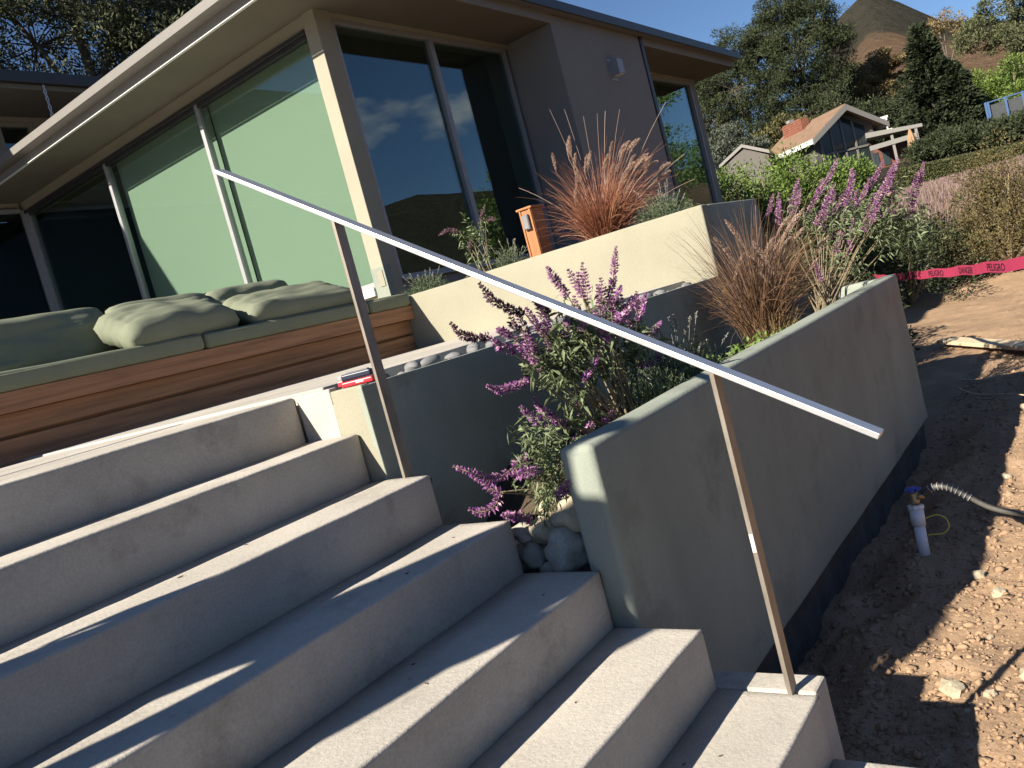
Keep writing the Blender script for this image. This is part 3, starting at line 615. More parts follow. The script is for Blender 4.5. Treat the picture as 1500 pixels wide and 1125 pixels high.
# ------------------------------------------------------------------ plants
def spike_parts(pts, ra=.012, dens=900, tip=.35):
    """whorls of florets round a curved stalk; first point is the tip"""
    L = float(np.sum(np.linalg.norm(np.diff(np.asarray(pts), axis=0), axis=1))); n = max(30, int(L*dens)); q = resample(pts, max(8, int(L/.012)))
    k = np.minimum((RNG.random(n)*(len(q)-1)), len(q)-1.001); k = np.floor(k*1)+RNG.random(n)*.35; i = np.minimum(k.astype(int), len(q)-2); f = (k-i)[:, None]
    p = q[i]*(1-f)+q[i+1]*f; t = unit(q[i]-q[i+1]); o = unit(np.cross(t, RNG.normal(size=(n, 3))))
    g = np.clip((k/len(q))*2.2+tip, tip, 1); r = ra*g*(.6+.6*RNG.random(n))
    return p, t, o, r, g, q
def sage(name, loc, label, spikes, canopy, nleaf, dead=(), stems=(), group='purple sage bushes', fl=1., lf=1.):
    root = empty(name, loc, label, 'plant', group); base = np.array(loc)
    ST = MB()
    for s_i, s in enumerate(spikes):
        p, t, o, r, g, q = spike_parts(s, ra=.012*fl, dens=1150)
        v, f = leaves_mesh(p+o*r[:, None]*.3, o+t*.45, (.014*fl+.009*RNG.random(len(p)))*g, .0078*fl, .3)
        n = len(p); sel = RNG.random(n) < .5
        q4 = v.reshape(-1, 4, 3)
        def pick(m):
            w = q4[m].reshape(-1, 3); b = np.arange(m.sum())[:, None]*4; return w, np.concatenate([b+np.array([0, 1, 2]), b+np.array([0, 2, 3])])
        if s_i in dead: cloud('spent_flower_spike', DPURP, root, [(v, f)])
        else:
            sp = cloud('flower_spike', PURP, root, [pick(sel)]); cloud('calyxes', PINK, sp, [pick(~sel)])
        end = q[-1]; m2 = (end+base)/2+np.array([0, 0, .03])+RNG.normal(size=3)*.03
        path = list(q[::2])+[end]+list(bez(end, m2, base+RNG.normal(size=3)*np.array([.05, .05, .0]), 7)[1:])
        ST.tube(path, [.0016]*len(q[::2])+[.002]+list(np.linspace(.0022, .005, 6)), 5, False)
    for a, b in stems: ST.tube(bez(a, (np.array(a)+np.array(b))/2+RNG.normal(size=3)*.02, b, 6), [.006, .006, .0055, .005, .004, .003], 6, False)
    ST.build('stem', STEMS, root)
    P = []; D = []
    for (c, rr, n) in canopy:
        # leaves set in pairs along short twigs
        m = n//9; c0 = np.array(c)+RNG.normal(size=(m, 3))*np.array(rr)*.55; d0 = unit(c0-base+RNG.normal(size=(m, 3))*.25)
        for j in range(9):
            P.append(c0+d0*(.013*j)); D.append(RNG.normal(size=(m, 3))+d0*.8+np.array([0, 0, -.25]))
    p = np.concatenate(P); d = np.concatenate(D); n = len(p)
    tag(cloud('leaves', LEAFS, root, [leaves_mesh(p, d, (.03+.045*RNG.random(n))*lf, (.008+.006*RNG.random(n))*lf, .3, .25)]), kind='stuff')
    return root
SAGE1 = [[(3.133, 1.647, .16), (3.071, 1.648, .07), (2.991, 1.649, -.026), (2.959, 1.65, -.105)], [(2.896, 1.684, .124), (2.885, 1.687, .048), (2.873, 1.691, -.045)], [(2.895, 1.755, .116), (2.907, 1.741, .044), (2.906, 1.726, .003)], [(2.479, 1.584, .126), (2.545, 1.595, .062), (2.603, 1.606, .013)], [(2.172, 1.653, .125), (2.201, 1.646, .061), (2.278, 1.639, .018), (2.345, 1.633, -.006)], [(2.575, 1.859, .004), (2.571, 1.858, -.042), (2.624, 1.857, -.073)], [(2.171, 1.814, .025), (2.205, 1.814, -.022), (2.286, 1.813, -.05), (2.358, 1.812, -.056)], [(2.288, 1.759, -.055), (2.3, 1.747, -.091), (2.391, 1.736, -.127)], [(2.545, 1.758, .011), (2.602, 1.77, -.065), (2.703, 1.782, -.138)], [(2.543, 1.726, .052), (2.627, 1.735, -.007), (2.657, 1.743, -.052)], [(2.836, 1.768, -.06), (2.747, 1.753, -.122), (2.729, 1.739, -.224)], [(2.533, 1.792, -.07), (2.549, 1.795, -.178), (2.622, 1.798, -.249)], [(2.85, 1.664, -.188), (2.737, 1.649, -.256), (2.6, 1.633, -.308)], [(2.283, 1.822, -.219), (2.351, 1.822, -.251), (2.441, 1.821, -.255), (2.533, 1.82, -.251)], [(2.829, 1.781, -.364), (2.773, 1.794, -.402), (2.803, 1.807, -.472)], [(2.473, 1.78, -.317), (2.515, 1.79, -.368), (2.595, 1.801, -.422), (2.691, 1.812, -.483)], [(2.265, 1.691, -.31), (2.34, 1.701, -.377), (2.453, 1.711, -.426)], [(2.966, 1.704, -.478), (2.881, 1.719, -.493), (2.81, 1.734, -.503)], [(2.929, 1.826, -.498), (2.846, 1.813, -.525), (2.673, 1.799, -.55)], [(3.103, 1.618, -.056), (3.001, 1.609, -.12), (2.889, 1.599, -.119)], [(3.694, 1.85, -.066), (3.62, 1.848, -.138), (3.522, 1.846, -.185)], [(3.292, 1.755, -.002), (3.207, 1.749, -.057), (3.125, 1.742, -.11)], [(3.521, 1.722, -.207), (3.391, 1.718, -.25), (3.278, 1.714, -.272)], [(3.381, 1.678, -.323), (3.255, 1.681, -.356), (3.14, 1.684, -.348)], [(2.326, 1.744, -.035), (2.419, 1.764, -.077)], [(3.119, 1.771, .028), (3.141, 1.785, -.04), (3.181, 1.8, -.107)], [(3.244, 1.82, -.154), (3.269, 1.836, -.213), (3.261, 1.853, -.267)]]
for k in range(16):
    x = random.uniform(2.5, 3.3); y = random.uniform(1.55, 1.88); z = random.uniform(-.16, .10); L = random.uniform(.10, .2); d = Vector((2.9-x+random.uniform(-.25, .25), random.uniform(-.25, .25), -1.1)).normalized()*L
    SAGE1.append([(x, y, z), (x+d.x*.4, y+d.y*.4, z+d.z*.55), (x+d.x, y+d.y, z+d.z)])
sage('sage_bush', (2.98, 1.72, -.60), 'large purple-flowering sage arching over the front planter wall', SAGE1,
     [((2.72, 1.74, -.25), (.14, .10, .09), 950), ((2.95, 1.76, -.18), (.14, .09, .07), 480), ((2.74, 1.78, -.47), (.10, .06, .06), 200), ((3.05, 1.7, -.3), (.12, .1, .09), 500)],
     0, dead=(4, 5, 6, 9), stems=[((2.98+.03*k, 1.7+.015*k, -.6), (2.93+.035*k, 1.70+.02*k, -.32)) for k in range(-2, 3)])
SAGE2 = [[(1.985, 1.803, -.424), (2.0, 1.756, -.452), (2.05, 1.75, -.494), (2.10, 1.716, -.506), (2.14, 1.679, -.48), (2.146, 1.615, -.455)], [(2.02, 1.497, -.478), (2.03, 1.539, -.48), (2.077, 1.652, -.5)], [(1.996, 1.71, -.484), (2.003, 1.694, -.519), (2.015, 1.658, -.537)], [(2.018, 1.817, -.579), (2.03, 1.80, -.600), (2.05, 1.75, -.597), (2.09, 1.745, -.58), (2.103, 1.743, -.555)], [(1.985, 1.658, -.596), (2.004, 1.66, -.608), (2.05, 1.655, -.625), (2.10, 1.635, -.66)], [(2.02, 1.402, -.524), (2.04, 1.478, -.577)]]
sage('sage_bush', (2.26, 1.62, -.62), 'small purple sage spilling over the boulders beside the steps', SAGE2,
     [((2.16, 1.56, -.49), (.045, .045, .06), 360), ((2.17, 1.58, -.575), (.05, .05, .04), 420), ((2.2, 1.6, -.44), (.05, .05, .05), 200)], 0, lf=.62)
SAGE3 = []
for (y, z) in ((2.093, .384), (2.039, .379), (1.987, .325), (1.567, .501), (1.531, .412), (1.298, .388), (1.171, .372), (1.223, .299), (1.126, .208), (1.17, .107), (1.295, .068), (1.447, .37), (1.039, .299), (1.718, .392), (1.83, .358), (1.889, .446), (1.4, .30), (1.62, .33), (1.25, .2), (1.36, .17), (1.5, .25)):
    x = 6.72+random.uniform(-.18, .35); L = random.uniform(.2, .38)
    d = Vector((random.uniform(-.15, .15), random.uniform(.35, .95), -1)).normalized()*L
    SAGE3.append([(x, y, z), (x+d.x*.5, y+d.y*.4, z+d.z*.5), (x+d.x, y+d.y, z+d.z)])
for k in range(14):
    y = random.uniform(1.05, 1.75); z = random.uniform(.02, .34); x = random.uniform(6.45, 6.9); L = random.uniform(.15, .3); d = Vector((random.uniform(-.15, .15), random.uniform(.35, .9), -1)).normalized()*L
    SAGE3.append([(x, y, z), (x+d.x*.5, y+d.y*.42, z+d.z*.5), (x+d.x, y+d.y, z+d.z)])
SAGE3.append([(6.2, 1.75, -.20), (6.2, 1.73, -.28), (6.22, 1.74, -.36)])
sage('sage_bush', (6.24, 1.78, -.6), 'tall purple sage leaning out beyond the far end of the planter wall', SAGE3,
     [((6.75, 1.55, .0), (.26, .28, .13), 1700), ((6.7, 1.4, -.12), (.25, .26, .13), 1000), ((6.7, 1.9, .05), (.2, .16, .12), 600), ((6.5, 1.7, -.3), (.14, .12, .12), 350)],
     0, stems=[((6.24+.03*k, 1.76+.02*k, -.6), (6.35+.08*k, 1.7-.05*k, -.1)) for k in range(-3, 4)], fl=1.25)
dry = sage('dry_sage', (5.75, 4.22, .32), 'half-dry pale sage sprig in the raised planter before the window',
     [[(5.75, 4.037, .789), (5.75, 4.10, .82), (5.75, 4.15, .80)], [(5.75, 4.112, .938), (5.75, 4.18, .86), (5.75, 4.22, .78)], [(5.75, 4.679, .83), (5.75, 4.55, .85), (5.76, 4.45, .80)], [(5.76, 4.40, .60), (5.75, 4.38, .66), (5.74, 4.33, .70)]],
     [((5.75, 4.28, .70), (.05, .10, .10), 260), ((5.75, 4.36, .52), (.05, .12, .07), 110)], 0, dead=(0, 1, 2, 3), group=None, stems=[((5.75, 4.2+.06*k, .32), (5.75, 4.24+.08*k, .66)) for k in range(3)])

def fountain(name, loc, label, h, spread, n, bladem, plumes, lean=(0, 0, 0), long_=(), pl=.11):
    root = empty(name, loc, label, 'grass', 'fountain grasses'); b = np.array(loc)
    a = RNG.random(n)*2*np.pi; rr = np.sqrt(RNG.random(n)); H = h*(.45+.6*RNG.random(n)); s = spread*(.15+.95*rr)
    base = b+np.stack([np.cos(a)*rr*.07, np.sin(a)*rr*.07, np.zeros(n)], 1)
    top = base+np.stack([np.cos(a)*s, np.sin(a)*s, H], 1)+np.array(lean)*H[:, None]+RNG.normal(size=(n, 3))*.065
    mid = (base+top)/2+np.stack([-np.cos(a)*s*.22, -np.sin(a)*s*.22, H*.18], 1)
    mid += RNG.normal(size=(n, 3))*.035; drp = RNG.random(n) < .5; top[drp, 2] -= H[drp]*(.15+.45*RNG.random(drp.sum())); top[drp, :2] += (top[drp, :2]-base[drp, :2])*.25
    t = np.linspace(0, 1, 7)[None, :, None]; P = (1-t)**2*base[:, None]+2*t*(1-t)*mid[:, None]+t*t*top[:, None]
    tag(cloud('blades', bladem, root, [ribbons_mesh(P, .003+.004*RNG.random(n))]), kind='stuff')
    m2 = n//3; a = RNG.random(m2)*2*np.pi; H = h*(.5+.5*RNG.random(m2)); s = spread*(.5+.9*RNG.random(m2)); bb = b+RNG.normal(size=(m2, 3))*np.array([.05, .05, 0])
    tp = bb+np.stack([np.cos(a)*s, np.sin(a)*s, H*.55], 1)+np.array(lean)*H[:, None]*2.2+RNG.normal(size=(m2, 3))*.08; md = (bb+tp)/2+np.stack([np.cos(a)*s*.1, np.sin(a)*s*.1, H*.45], 1)+RNG.normal(size=(m2, 3))*.06
    P = (1-t)**2*bb[:, None]+2*t*(1-t)*md[:, None]+t*t*tp[:, None]; tag(cloud('arching_blades', bladem, root, [ribbons_mesh(P, .003+.003*RNG.random(m2))]), kind='stuff')
    ST = MB()
    for (tip, dr) in plumes:
        tip = np.array(tip); dr = np.array(dr); q = bez(tip, tip-dr*pl*.55+np.array([0, 0, .016]), tip-dr*pl+np.array([0, 0, -.02]), 9)
        ST.tube(list(q)+list(bez(q[-1], (q[-1]+b)/2+np.array([0, 0, .10]), b+RNG.normal(size=3)*.02, 9)[1:]), .0012, 4, False)
        m = 420; k = RNG.random(m)*(len(q)-1.01); i = k.astype(int); f = (k-i)[:, None]; p = q[i]*(1-f)+q[i+1]*f; tt = unit(q[i]-q[i+1]); o = unit(np.cross(tt, RNG.normal(size=(m, 3))))
        g = np.sin(np.clip(k/(len(q)-1), .06, .97)*np.pi)**.5
        cloud('plume', PLUM, root, [leaves_mesh(p, o*.8+tt*1., .026*g*(.6+.6*RNG.random(m)), .0036, .1)])
    for tip in long_:
        tip = np.array(tip); ST.tube(bez(tip, (tip+b)/2+np.array([0, 0, .12]), b, 10), .0014, 4, False)
    tag(ST.build('stalks', PLUM, root), kind='stuff'); return root
G1 = [(3.335, 1.226), (3.239, 1.22), (3.348, 1.12), (3.218, 1.078), (3.153, 1.04), (3.075, 1.047), (2.735, 1.012), (2.694, .843), (2.536, .797), (2.502, .715), (2.616, .71), (2.915, .899), (2.978, .999), (2.652, .788), (2.8, .93), (2.6, .87), (2.86, .80), (2.75, .73)]+[(random.uniform(2.5, 3.3), random.uniform(.78, 1.12)) for _ in range(14)]
fountain('fountain_grass', (5.88, 3.16, .32), 'red fountain grass with tan plumes in the raised planter', .70, .36, 950, GRED,
         [((5.9+random.uniform(-.2, .15), y, z), Vector((random.uniform(-.2, .2), -(3.25-y)*.9-.25, .9-(3.2-y)*1.1)).normalized()) for y, z in G1], (0, -.12, 0),
         [(5.9, 3.374, 1.485), (5.92, 3.256, 1.442), (5.9, 2.429, 1.194), (5.88, 2.37, .799), (5.9, 2.35, .606), (5.85, 3.807, .985), (5.95, 3.126, 1.342), (5.9, 2.98, 1.31), (5.88, 2.9, 1.30), (5.92, 2.8, 1.28)], .13)
G2 = [(4.607, .122), (4.795, .209), (5.25, .048), (5.6, .175), (5.75, .153), (5.68, .059), (5.9, -.043), (5.7, -.159), (5.45, .111), (5.195, -.053), (5.4, -.02), (5.55, .02)]+[(random.uniform(4.7, 5.7), random.uniform(-.12, .16)) for _ in range(9)]
fountain('fountain_grass', (5.0, 1.80, -.60), 'dark brown fountain grass with pale plumes in the lower planter', .84, .32, 1000, GBRN,
         [((x, 1.75-random.uniform(-.05, .12)-(x-4.9)*.12, z), Vector(((x-4.95)*.9, -.35 if x > 4.9 else .15, .45)).normalized()) for x, z in G2], (.04, -.05, 0),
         [(5.1, 1.7, .26), (5.6, 1.6, .2), (4.6, 1.85, .0), (4.55, 1.8, -.2)], .19)
tuft = empty('dry_grass_base', (5.0, 1.74, -.60), 'straw-coloured dead grass tuft at the foot of the brown grass', 'grass')
n = 260; a = RNG.random(n)*6.28; bs = np.array((5.0, 1.74, -.6))+np.stack([np.cos(a)*.08*RNG.random(n), np.sin(a)*.08*RNG.random(n), 0*a], 1); tp = bs+np.stack([np.cos(a)*.12, np.sin(a)*.12, .10+.14*RNG.random(n)], 1)
t = np.linspace(0, 1, 5)[None, :, None]; cloud('blades', mat('straw', (.40, .26, .12), .8, col2=(.62, .47, .26), island=True), tuft, [ribbons_mesh(bs[:, None]*(1-t)+tp[:, None]*t+np.array([0, 0, .03])*t*(1-t), .005)])

def lavender(loc, r, h, n, stalks, label, sh=.16):
    root = empty('lavender_bush', loc, label, 'plant', 'lavender bushes'); b = np.array(loc)
    d = unit(RNG.normal(size=(n//8, 3))+np.array([0, 0, .6])); d[:, 2] = np.abs(d[:, 2]); k = (.35+.65*RNG.random(n//8))[:, None]
    p0 = b+d*np.array([r, r, h])*k; P = np.concatenate([p0+d*.012*j for j in range(8)]); D = np.concatenate([RNG.normal(size=d.shape)*.7+d for _ in range(8)])
    tag(cloud('leaves', LAVG, root, [leaves_mesh(P, D, .022+.02*RNG.random(len(P)), .0045, .2)]), kind='stuff')
    S = MB()
    for _ in range(stalks):
        dd = unit(RNG.normal(size=(1, 3))*np.array([[.5, .5, .15]])+np.array([[0, 0, 1.]]))[0]; s = b+dd*np.array([r, r, h])*.8; e = s+dd*sh*(.6+.8*random.random()); S.tube([b, s, e], .0012, 4, False)
        m = 26; kk = RNG.random(m)[:, None]; cloud('seed_head', LAVS, root, [leaves_mesh(e-dd*.05*kk, RNG.normal(size=(m, 3))+dd, .010, .005)])
    tag(S.build('stalks', LAVS, root), kind='stuff'); return root
lavender((5.75, 4.98, .32), .20, .16, 3600, 15, 'green lavender at the corner column by the bench end')
lavender((5.75, 4.0, .32), .14, .16, 2200, 11, 'small lavender between the cedar post and the dry sage')
lavender((5.85, 2.62, .32), .20, .19, 3600, 16, 'dark lavender at the foot of the red fountain grass')
lavender((3.42, 1.66, -.60), .27, .24, 6500, 26, 'large dark lavender in the lower planter behind the handrail', .2)
lavender((3.05, 1.58, -.60), .17, .17, 2400, 6, 'lavender clump under the arching sage along the planter wall', .1)
gc = empty('ground_cover', (4.4, 1.62, -.60), 'fresh green low plant between the lavender and brown grass', 'plant')
n = 420; P = np.array((4.35, 1.60, -.60))+RNG.normal(size=(n, 3))*np.array([.26, .07, .0])+np.stack([0*np.ones(n), 0*np.ones(n), RNG.random(n)*.13], 1)
cloud('leaves', GREEN, gc, [leaves_mesh(P, RNG.normal(size=(n, 3))+np.array([0, 0, .6]), .03+.02*RNG.random(n), .018, .15)])
MB().tube([(4.1, 1.6, -.6), (4.4, 1.62, -.52), (4.65, 1.6, -.58)], .003, 5).build('runner', STEMS, gc)

def shrub(name, loc, label, rad, n, material, leaf, clumps=26, group=None, cat='bush', stem=STEMS):
    root = empty(name, loc, label, cat, group); b = np.array(loc); rad = np.array(rad)
    d = unit(RNG.normal(size=(clumps, 3))); d[:, 2] = np.abs(d[:, 2])*1.1-.15; c = b+np.array([0, 0, rad[2]*.35])+d*rad*(.45+.5*RNG.random((clumps, 1)))
    m = n//clumps; P = []; D = []
    for q in c:
        s = rad.mean()*(.2+.22*random.random()); e = unit(RNG.normal(size=(m, 3))); P.append(q+e*s*(.3+.7*RNG.random((m, 1)))**.7*np.array([1, 1, .8])); D.append(e+RNG.normal(size=(m, 3))*.5+np.array([0, 0, .35]))
    P = np.concatenate(P); D = np.concatenate(D); P[:, 2] = np.maximum(P[:, 2], b[2]+.02); n2 = len(P)
    cloud('crown', material, root, [leaves_mesh(P, D, leaf*(.6+.8*RNG.random(n2)), leaf*.42, .25)])
    S = MB()
    for q in c[::2]: S.tube(bez(b, (b+q)/2+np.array([0, 0, rad[2]*.1]), q, 5), [rad[2]*.03, rad[2]*.026, rad[2]*.02, rad[2]*.014, rad[2]*.006], 5, False)
    S.build('stem', stem, root); return root
def pol(h, d, z=None):
    x = d*math.cos(R(h)); y = d*math.sin(R(h)); return (x, y, terrain(x, y) if z is None else z)
DKG = mat('dark_evergreen_leaf', (.014, .022, .009), .75, col2=(.052, .068, .025), island=True, trans=.1)
MYO = mat('bright_shrub_leaf', (.055, .105, .018), .6, col2=(.20, .28, .06), island=True, trans=.25)
BRB = mat('brown_green_leaf', (.05, .042, .016), .85, col2=(.19, .15, .06), island=True, trans=.15)
shrub('sage_shrub', (9.2, 2.25, NZ), 'dark shrub filling the black shade beyond the far end of the planter', (.45, .45, .9), 5200, DKG, .06)  # very dark leaves put in where the ground behind the planter is black shade
shrub('sage_shrub', (9.6, 3.2, NZ), 'tall dark shrub filling the black shade between the planter and the house corner', (.9, .8, 1.5), 6000, DKG, .07)
shrub('sage_shrub', (15.6, 3.0, NZ), 'low dark shrub filling the black shade above the tape', (1.6, 1.1, 1.15), 5200, DKG, .07)
shrub('sage_shrub', (17.0, 2.1, terrain(17, 2.1)), 'grey-green shrub under the pink flowering slope', (1.1, .8, .85), 5000, mat('grey_green_leaf', (.05, .065, .03), .8, col2=(.15, .17, .09), island=True), .06)
shrub('brown_shrub', pol(5.35, 16.6), 'rounded brown-green shrub behind the red tape', (.85, .85, 1.75), 20000, BRB, .045, 70)
shrub('brown_shrub', pol(2.2, 17.4), 'second brown-green shrub at the end of the tape', (1.1, 1.0, 1.6), 14000, BRB, .045, 50)
MYOG = 'bright green shrubs below the neighbour house'
for h, d, r, lb in ((20.2, 21, (1.5, 1.5, 2.55), 'bright green shrub against the far corner of the house'), (17.6, 22, (1.6, 1.5, 2.3), 'bright green shrub between the flat roof and the gable'),
                 (15.3, 23, (1.5, 1.4, 2.1), 'bright green shrub below the brown roof slope'), (13.2, 24, (1.0, 1.0, 1.85), 'bright green shrub rising before the gable windows'),
                 (21.5, 18, (1.3, 1.3, 1.5), 'bright green shrub low beside the end pier of the house'), (16.2, 18, (1.5, 1.3, 1.3), 'bright green shrub low behind the tall purple sage'), (13.4, 19, (1.2, 1.1, 1.1), 'dark low green shrub above the tape shade')):
    shrub('bright_shrub', pol(h, d), lb, r, 15000, MYO, .095, 60, MYOG)

# pink flowering slope: nobody could count it
n = 22000; hh = RNG.uniform(1.5, 11.2, n); dd = RNG.uniform(19.5, 60, n)
B = np.array([pol(a, b) for a, b in zip(hh, dd)]); tl = .18+.35*RNG.random(n)
tp = B+np.stack([RNG.normal(size=n)*.10, RNG.normal(size=n)*.10-.05, tl], 1); t = np.linspace(0, 1, 4)[None, :, None]
P = B[:, None]*(1-t)+tp[:, None]*t
v, f = ribbons_mesh(P, (.016+.03*RNG.random(n))*(1+dd/60))
o = finish('flowering_slope', np_mesh(v, f), mat('pink_spike', (.15, .115, .07), .9, col2=(.34, .225, .225), island=True, trans=.2), None); tag(o, 'pale pink flowering sage covering the slope above the tape', 'flowers', kind='stuff')

# ------------------------------------------------------------------ trees
BARK = mat('grey_bark', (.13, .11, .09), .95, var=.35, scale=3, bump=.5, bscale=8)
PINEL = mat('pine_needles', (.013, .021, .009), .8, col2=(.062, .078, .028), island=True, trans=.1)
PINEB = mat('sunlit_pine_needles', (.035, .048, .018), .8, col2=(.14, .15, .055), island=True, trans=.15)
CONL = mat('dense_conifer_needles', (.009, .017, .007), .8, col2=(.034, .048, .016), island=True, trans=.05)
SYC = mat('dry_sycamore_leaf', (.17, .115, .045), .85, col2=(.37, .28, .13), island=True, trans=.3)
EUC = mat('eucalyptus_leaf', (.04, .052, .026), .8, col2=(.15, .16, .08), island=True, trans=.2)
def tree(name, base, label, height, crowns, n, material, leaf, trunk, group, sub=26, asp=.42, seedj=0, thin=.55):
    root = empty(name, base, label, 'tree', group); b = np.array(base); P = []; D = []; S = MB()
    top = b+np.array([random.uniform(-.05, .05)*height, random.uniform(-.05, .05)*height, height*.82])
    spine = bez(b, (b+top)/2+RNG.normal(size=3)*height*.03, top, 9); S.tube(spine, list(np.linspace(trunk, trunk*.25, 9)), 8)
    for (cx, cy, cz, rx, ry, rz) in crowns:
        c = b+np.array([cx, cy, cz]); r = np.array([rx, ry, rz]); k = min(8, max(2, int(cz/height*9)))
        S.tube(bez(spine[max(1, k-2)], (spine[k]+c)/2, c, 6), list(np.linspace(trunk*.4, trunk*.08, 6)), 6, False)
        e = unit(RNG.normal(size=(sub, 3))); q = c+e*r*(.35+.65*RNG.random((sub, 1))**.5); m = max(4, n//(len(crowns)*sub))
        for qq in q:
            s = r.mean()*(.18+.2*random.random()); ee = unit(RNG.normal(size=(m, 3))); P.append(qq+ee*s*RNG.random((m, 1))**.5*np.array([1, 1, thin])); D.append(ee+RNG.normal(size=(m, 3))*.5+np.array([0, 0, .3]))
            if random.random() < .4: S.tube([c, (c+qq)/2+RNG.normal(size=3)*.1, qq], [trunk*.09, trunk*.07, trunk*.03], 4, False)
    S.build('trunk', BARK, root, True); P = np.concatenate(P); D = np.concatenate(D)
    cloud('crown', material, root, [leaves_mesh(P, D, leaf*(.6+.8*RNG.random(len(P))), leaf*asp, .25)]); return root
def lateral(h): return Vector((-math.sin(R(h)), math.cos(R(h)), 0))
def blobs(h, rows):
    """rows: (left shift, depth shift, height, radius, vertical radius) to crown list in the plane facing the valley"""
    l = lateral(h); f = Vector((math.cos(R(h)), math.sin(R(h)), 0)); out = []
    for a, d, z, r, rz in rows: p = l*a+f*d; out.append((p.x, p.y, z, r, r, rz))
    return out
GP = 'pines behind the neighbour house'
tree('pine_tree', pol(17.6, 118), 'broad dark pine with a rounded crown left of the gable', 22, blobs(17.6, [(0, 0, 19, 4.2, 3.2), (3.2, 0, 17, 3.6, 3), (-3, 1, 17.5, 3.6, 3), (1, -2, 14, 4.4, 3.2), (-3, -1, 12.5, 4, 3), (4.4, 0, 12, 3.6, 3), (0, 0, 9, 4.6, 3), (5.5, 0, 7.5, 3.4, 2.6), (-4, 0, 8, 4, 2.6)]), 60000, PINEL, .36, .5, GP, 60, .3)
tree('pine_tree', pol(14.0, 116), 'tallest dark pine behind the brick chimney', 24, blobs(14., [(0, 0, 21.8, 3.4, 2.8), (-2.6, 0, 19.5, 3.4, 2.8), (2.4, 0, 19, 3.2, 3), (-3.6, 0, 16, 3.4, 3), (0, -2, 16, 4.4, 3.4), (1, 0, 12, 4.6, 3), (-2.6, 0, 11, 3.8, 3), (0, 0, 8, 4.4, 2.6)]), 60000, PINEL, .36, .5, GP, 60, .3)
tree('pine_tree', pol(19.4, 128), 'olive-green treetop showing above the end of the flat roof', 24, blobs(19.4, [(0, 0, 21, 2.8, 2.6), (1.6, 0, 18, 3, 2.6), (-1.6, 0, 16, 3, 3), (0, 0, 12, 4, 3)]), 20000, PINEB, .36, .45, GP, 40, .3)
tree('grey_tree', pol(19.2, 100), 'grey-leaved tree under the tip of the roof edge', 11, blobs(19., [(0, 0, 8.6, 2.2, 1.8), (2, 0, 7, 2.4, 2), (-2, 0, 6.8, 2.2, 1.8), (0, 0, 5, 2.6, 1.8)]), 12000, mat('silver_leaf', (.03, .04, .028), .8, col2=(.15, .17, .125), island=True, trans=.1), .30, .3, 'trees on the slope', 34)
tree('olive_tree', pol(16.0, 112), 'olive-brown tree behind the chimney and bright shrubs', 9, blobs(15.6, [(0, 0, 7.0, 2.6, 1.8), (2.8, 0, 6, 2.6, 1.8), (-2.6, 0, 6.4, 2.6, 1.8), (5.0, 0, 5, 2.4, 1.6), (-5, 0, 5.2, 2.4, 1.8)]), 9000, mat('olive_leaf', (.05, .055, .02), .8, col2=(.17, .15, .055), island=True, trans=.15), .40, .3, 'trees on the slope', 34)
tree('sycamore_tree', pol(11.4, 122), 'tan dry-leaved sycamore right of the dark pines', 13, blobs(11.4, [(0, 0, 10.6, 2.8, 2.6), (2, 0, 8, 2.6, 2.4), (-2, 0, 8.2, 2.6, 2.4), (0, 0, 5.5, 3, 2.2)]), 16000, SYC, .34, .3, 'trees on the slope', 40)
tree('sycamore_tree', pol(9.5, 126), 'tall tan sycamore beside the dark conifer', 15, blobs(9.5, [(0, 0, 12.4, 2.2, 2.2), (1.8, 0, 10.4, 2.6, 2.2), (-2.4, 0, 11, 2.4, 2.2), (0, 0, 8, 3.2, 2.4), (-3.4, 0, 9, 2.2, 2)]), 20000, SYC, .34, .3, 'trees on the slope', 34)
tree('sycamore_tree', pol(6.0, 135), 'sparse tan sycamore crown above the dark conifer', 18, blobs(6., [(0, 0, 15.8, 2.2, 1.5), (-2.4, 0, 14, 2.0, 1.4), (2.2, 0, 14.8, 2.0, 1.4)]), 2400, SYC, .34, .3, 'trees on the slope', 30)
ROWT = 'trees at the right of the slope'
tree('pepper_tree', pol(2.9, 118), 'olive pepper tree above the blue-posted fence', 16, blobs(2.9, [(0, 0, 13.5, 3, 2.4), (3, 0, 11, 2.8, 2.2), (-3, 0, 13, 3, 2.4), (0, 0, 9.6, 3.2, 2.2), (-4, 0, 10, 3, 2.2)]), 18000, mat('pepper_leaf', (.05, .065, .028), .8, col2=(.16, .17, .08), island=True, trans=.2), .32, .35, ROWT, 40)
for h, d, hh_, lb in ((5.6, 82, 1.5, 'dark bush between the hedge and the blue-posted fence'), (3.3, 80, 1.2, 'dark bush below the blue fence panel'), (1.8, 80, 1.3, 'dark bush at the end of the hedge'), (7.2, 84, 1.6, 'low dark bush at the foot of the conifers'), (5.4, 112, 5.5, 'bright grassy green bush behind the blue-posted fence'), (3.6, 106, 5.4, 'bright green bush at the blue fence panel'), (12.4, 104, 7.5, 'dark bush behind the gable ridge'), (10.9, 106, 6.0, 'dark green bush behind the white pergola'), (9.0, 112, 6.5, 'dark green bush between the pergola and conifer')):
    shrub('slope_bush', pol(h, d), lb, (3.6, 3.2, hh_), 12000, MYO if h < 6 and d > 100 else DKG, .30, 50, 'bushes on the slope', 'bush')
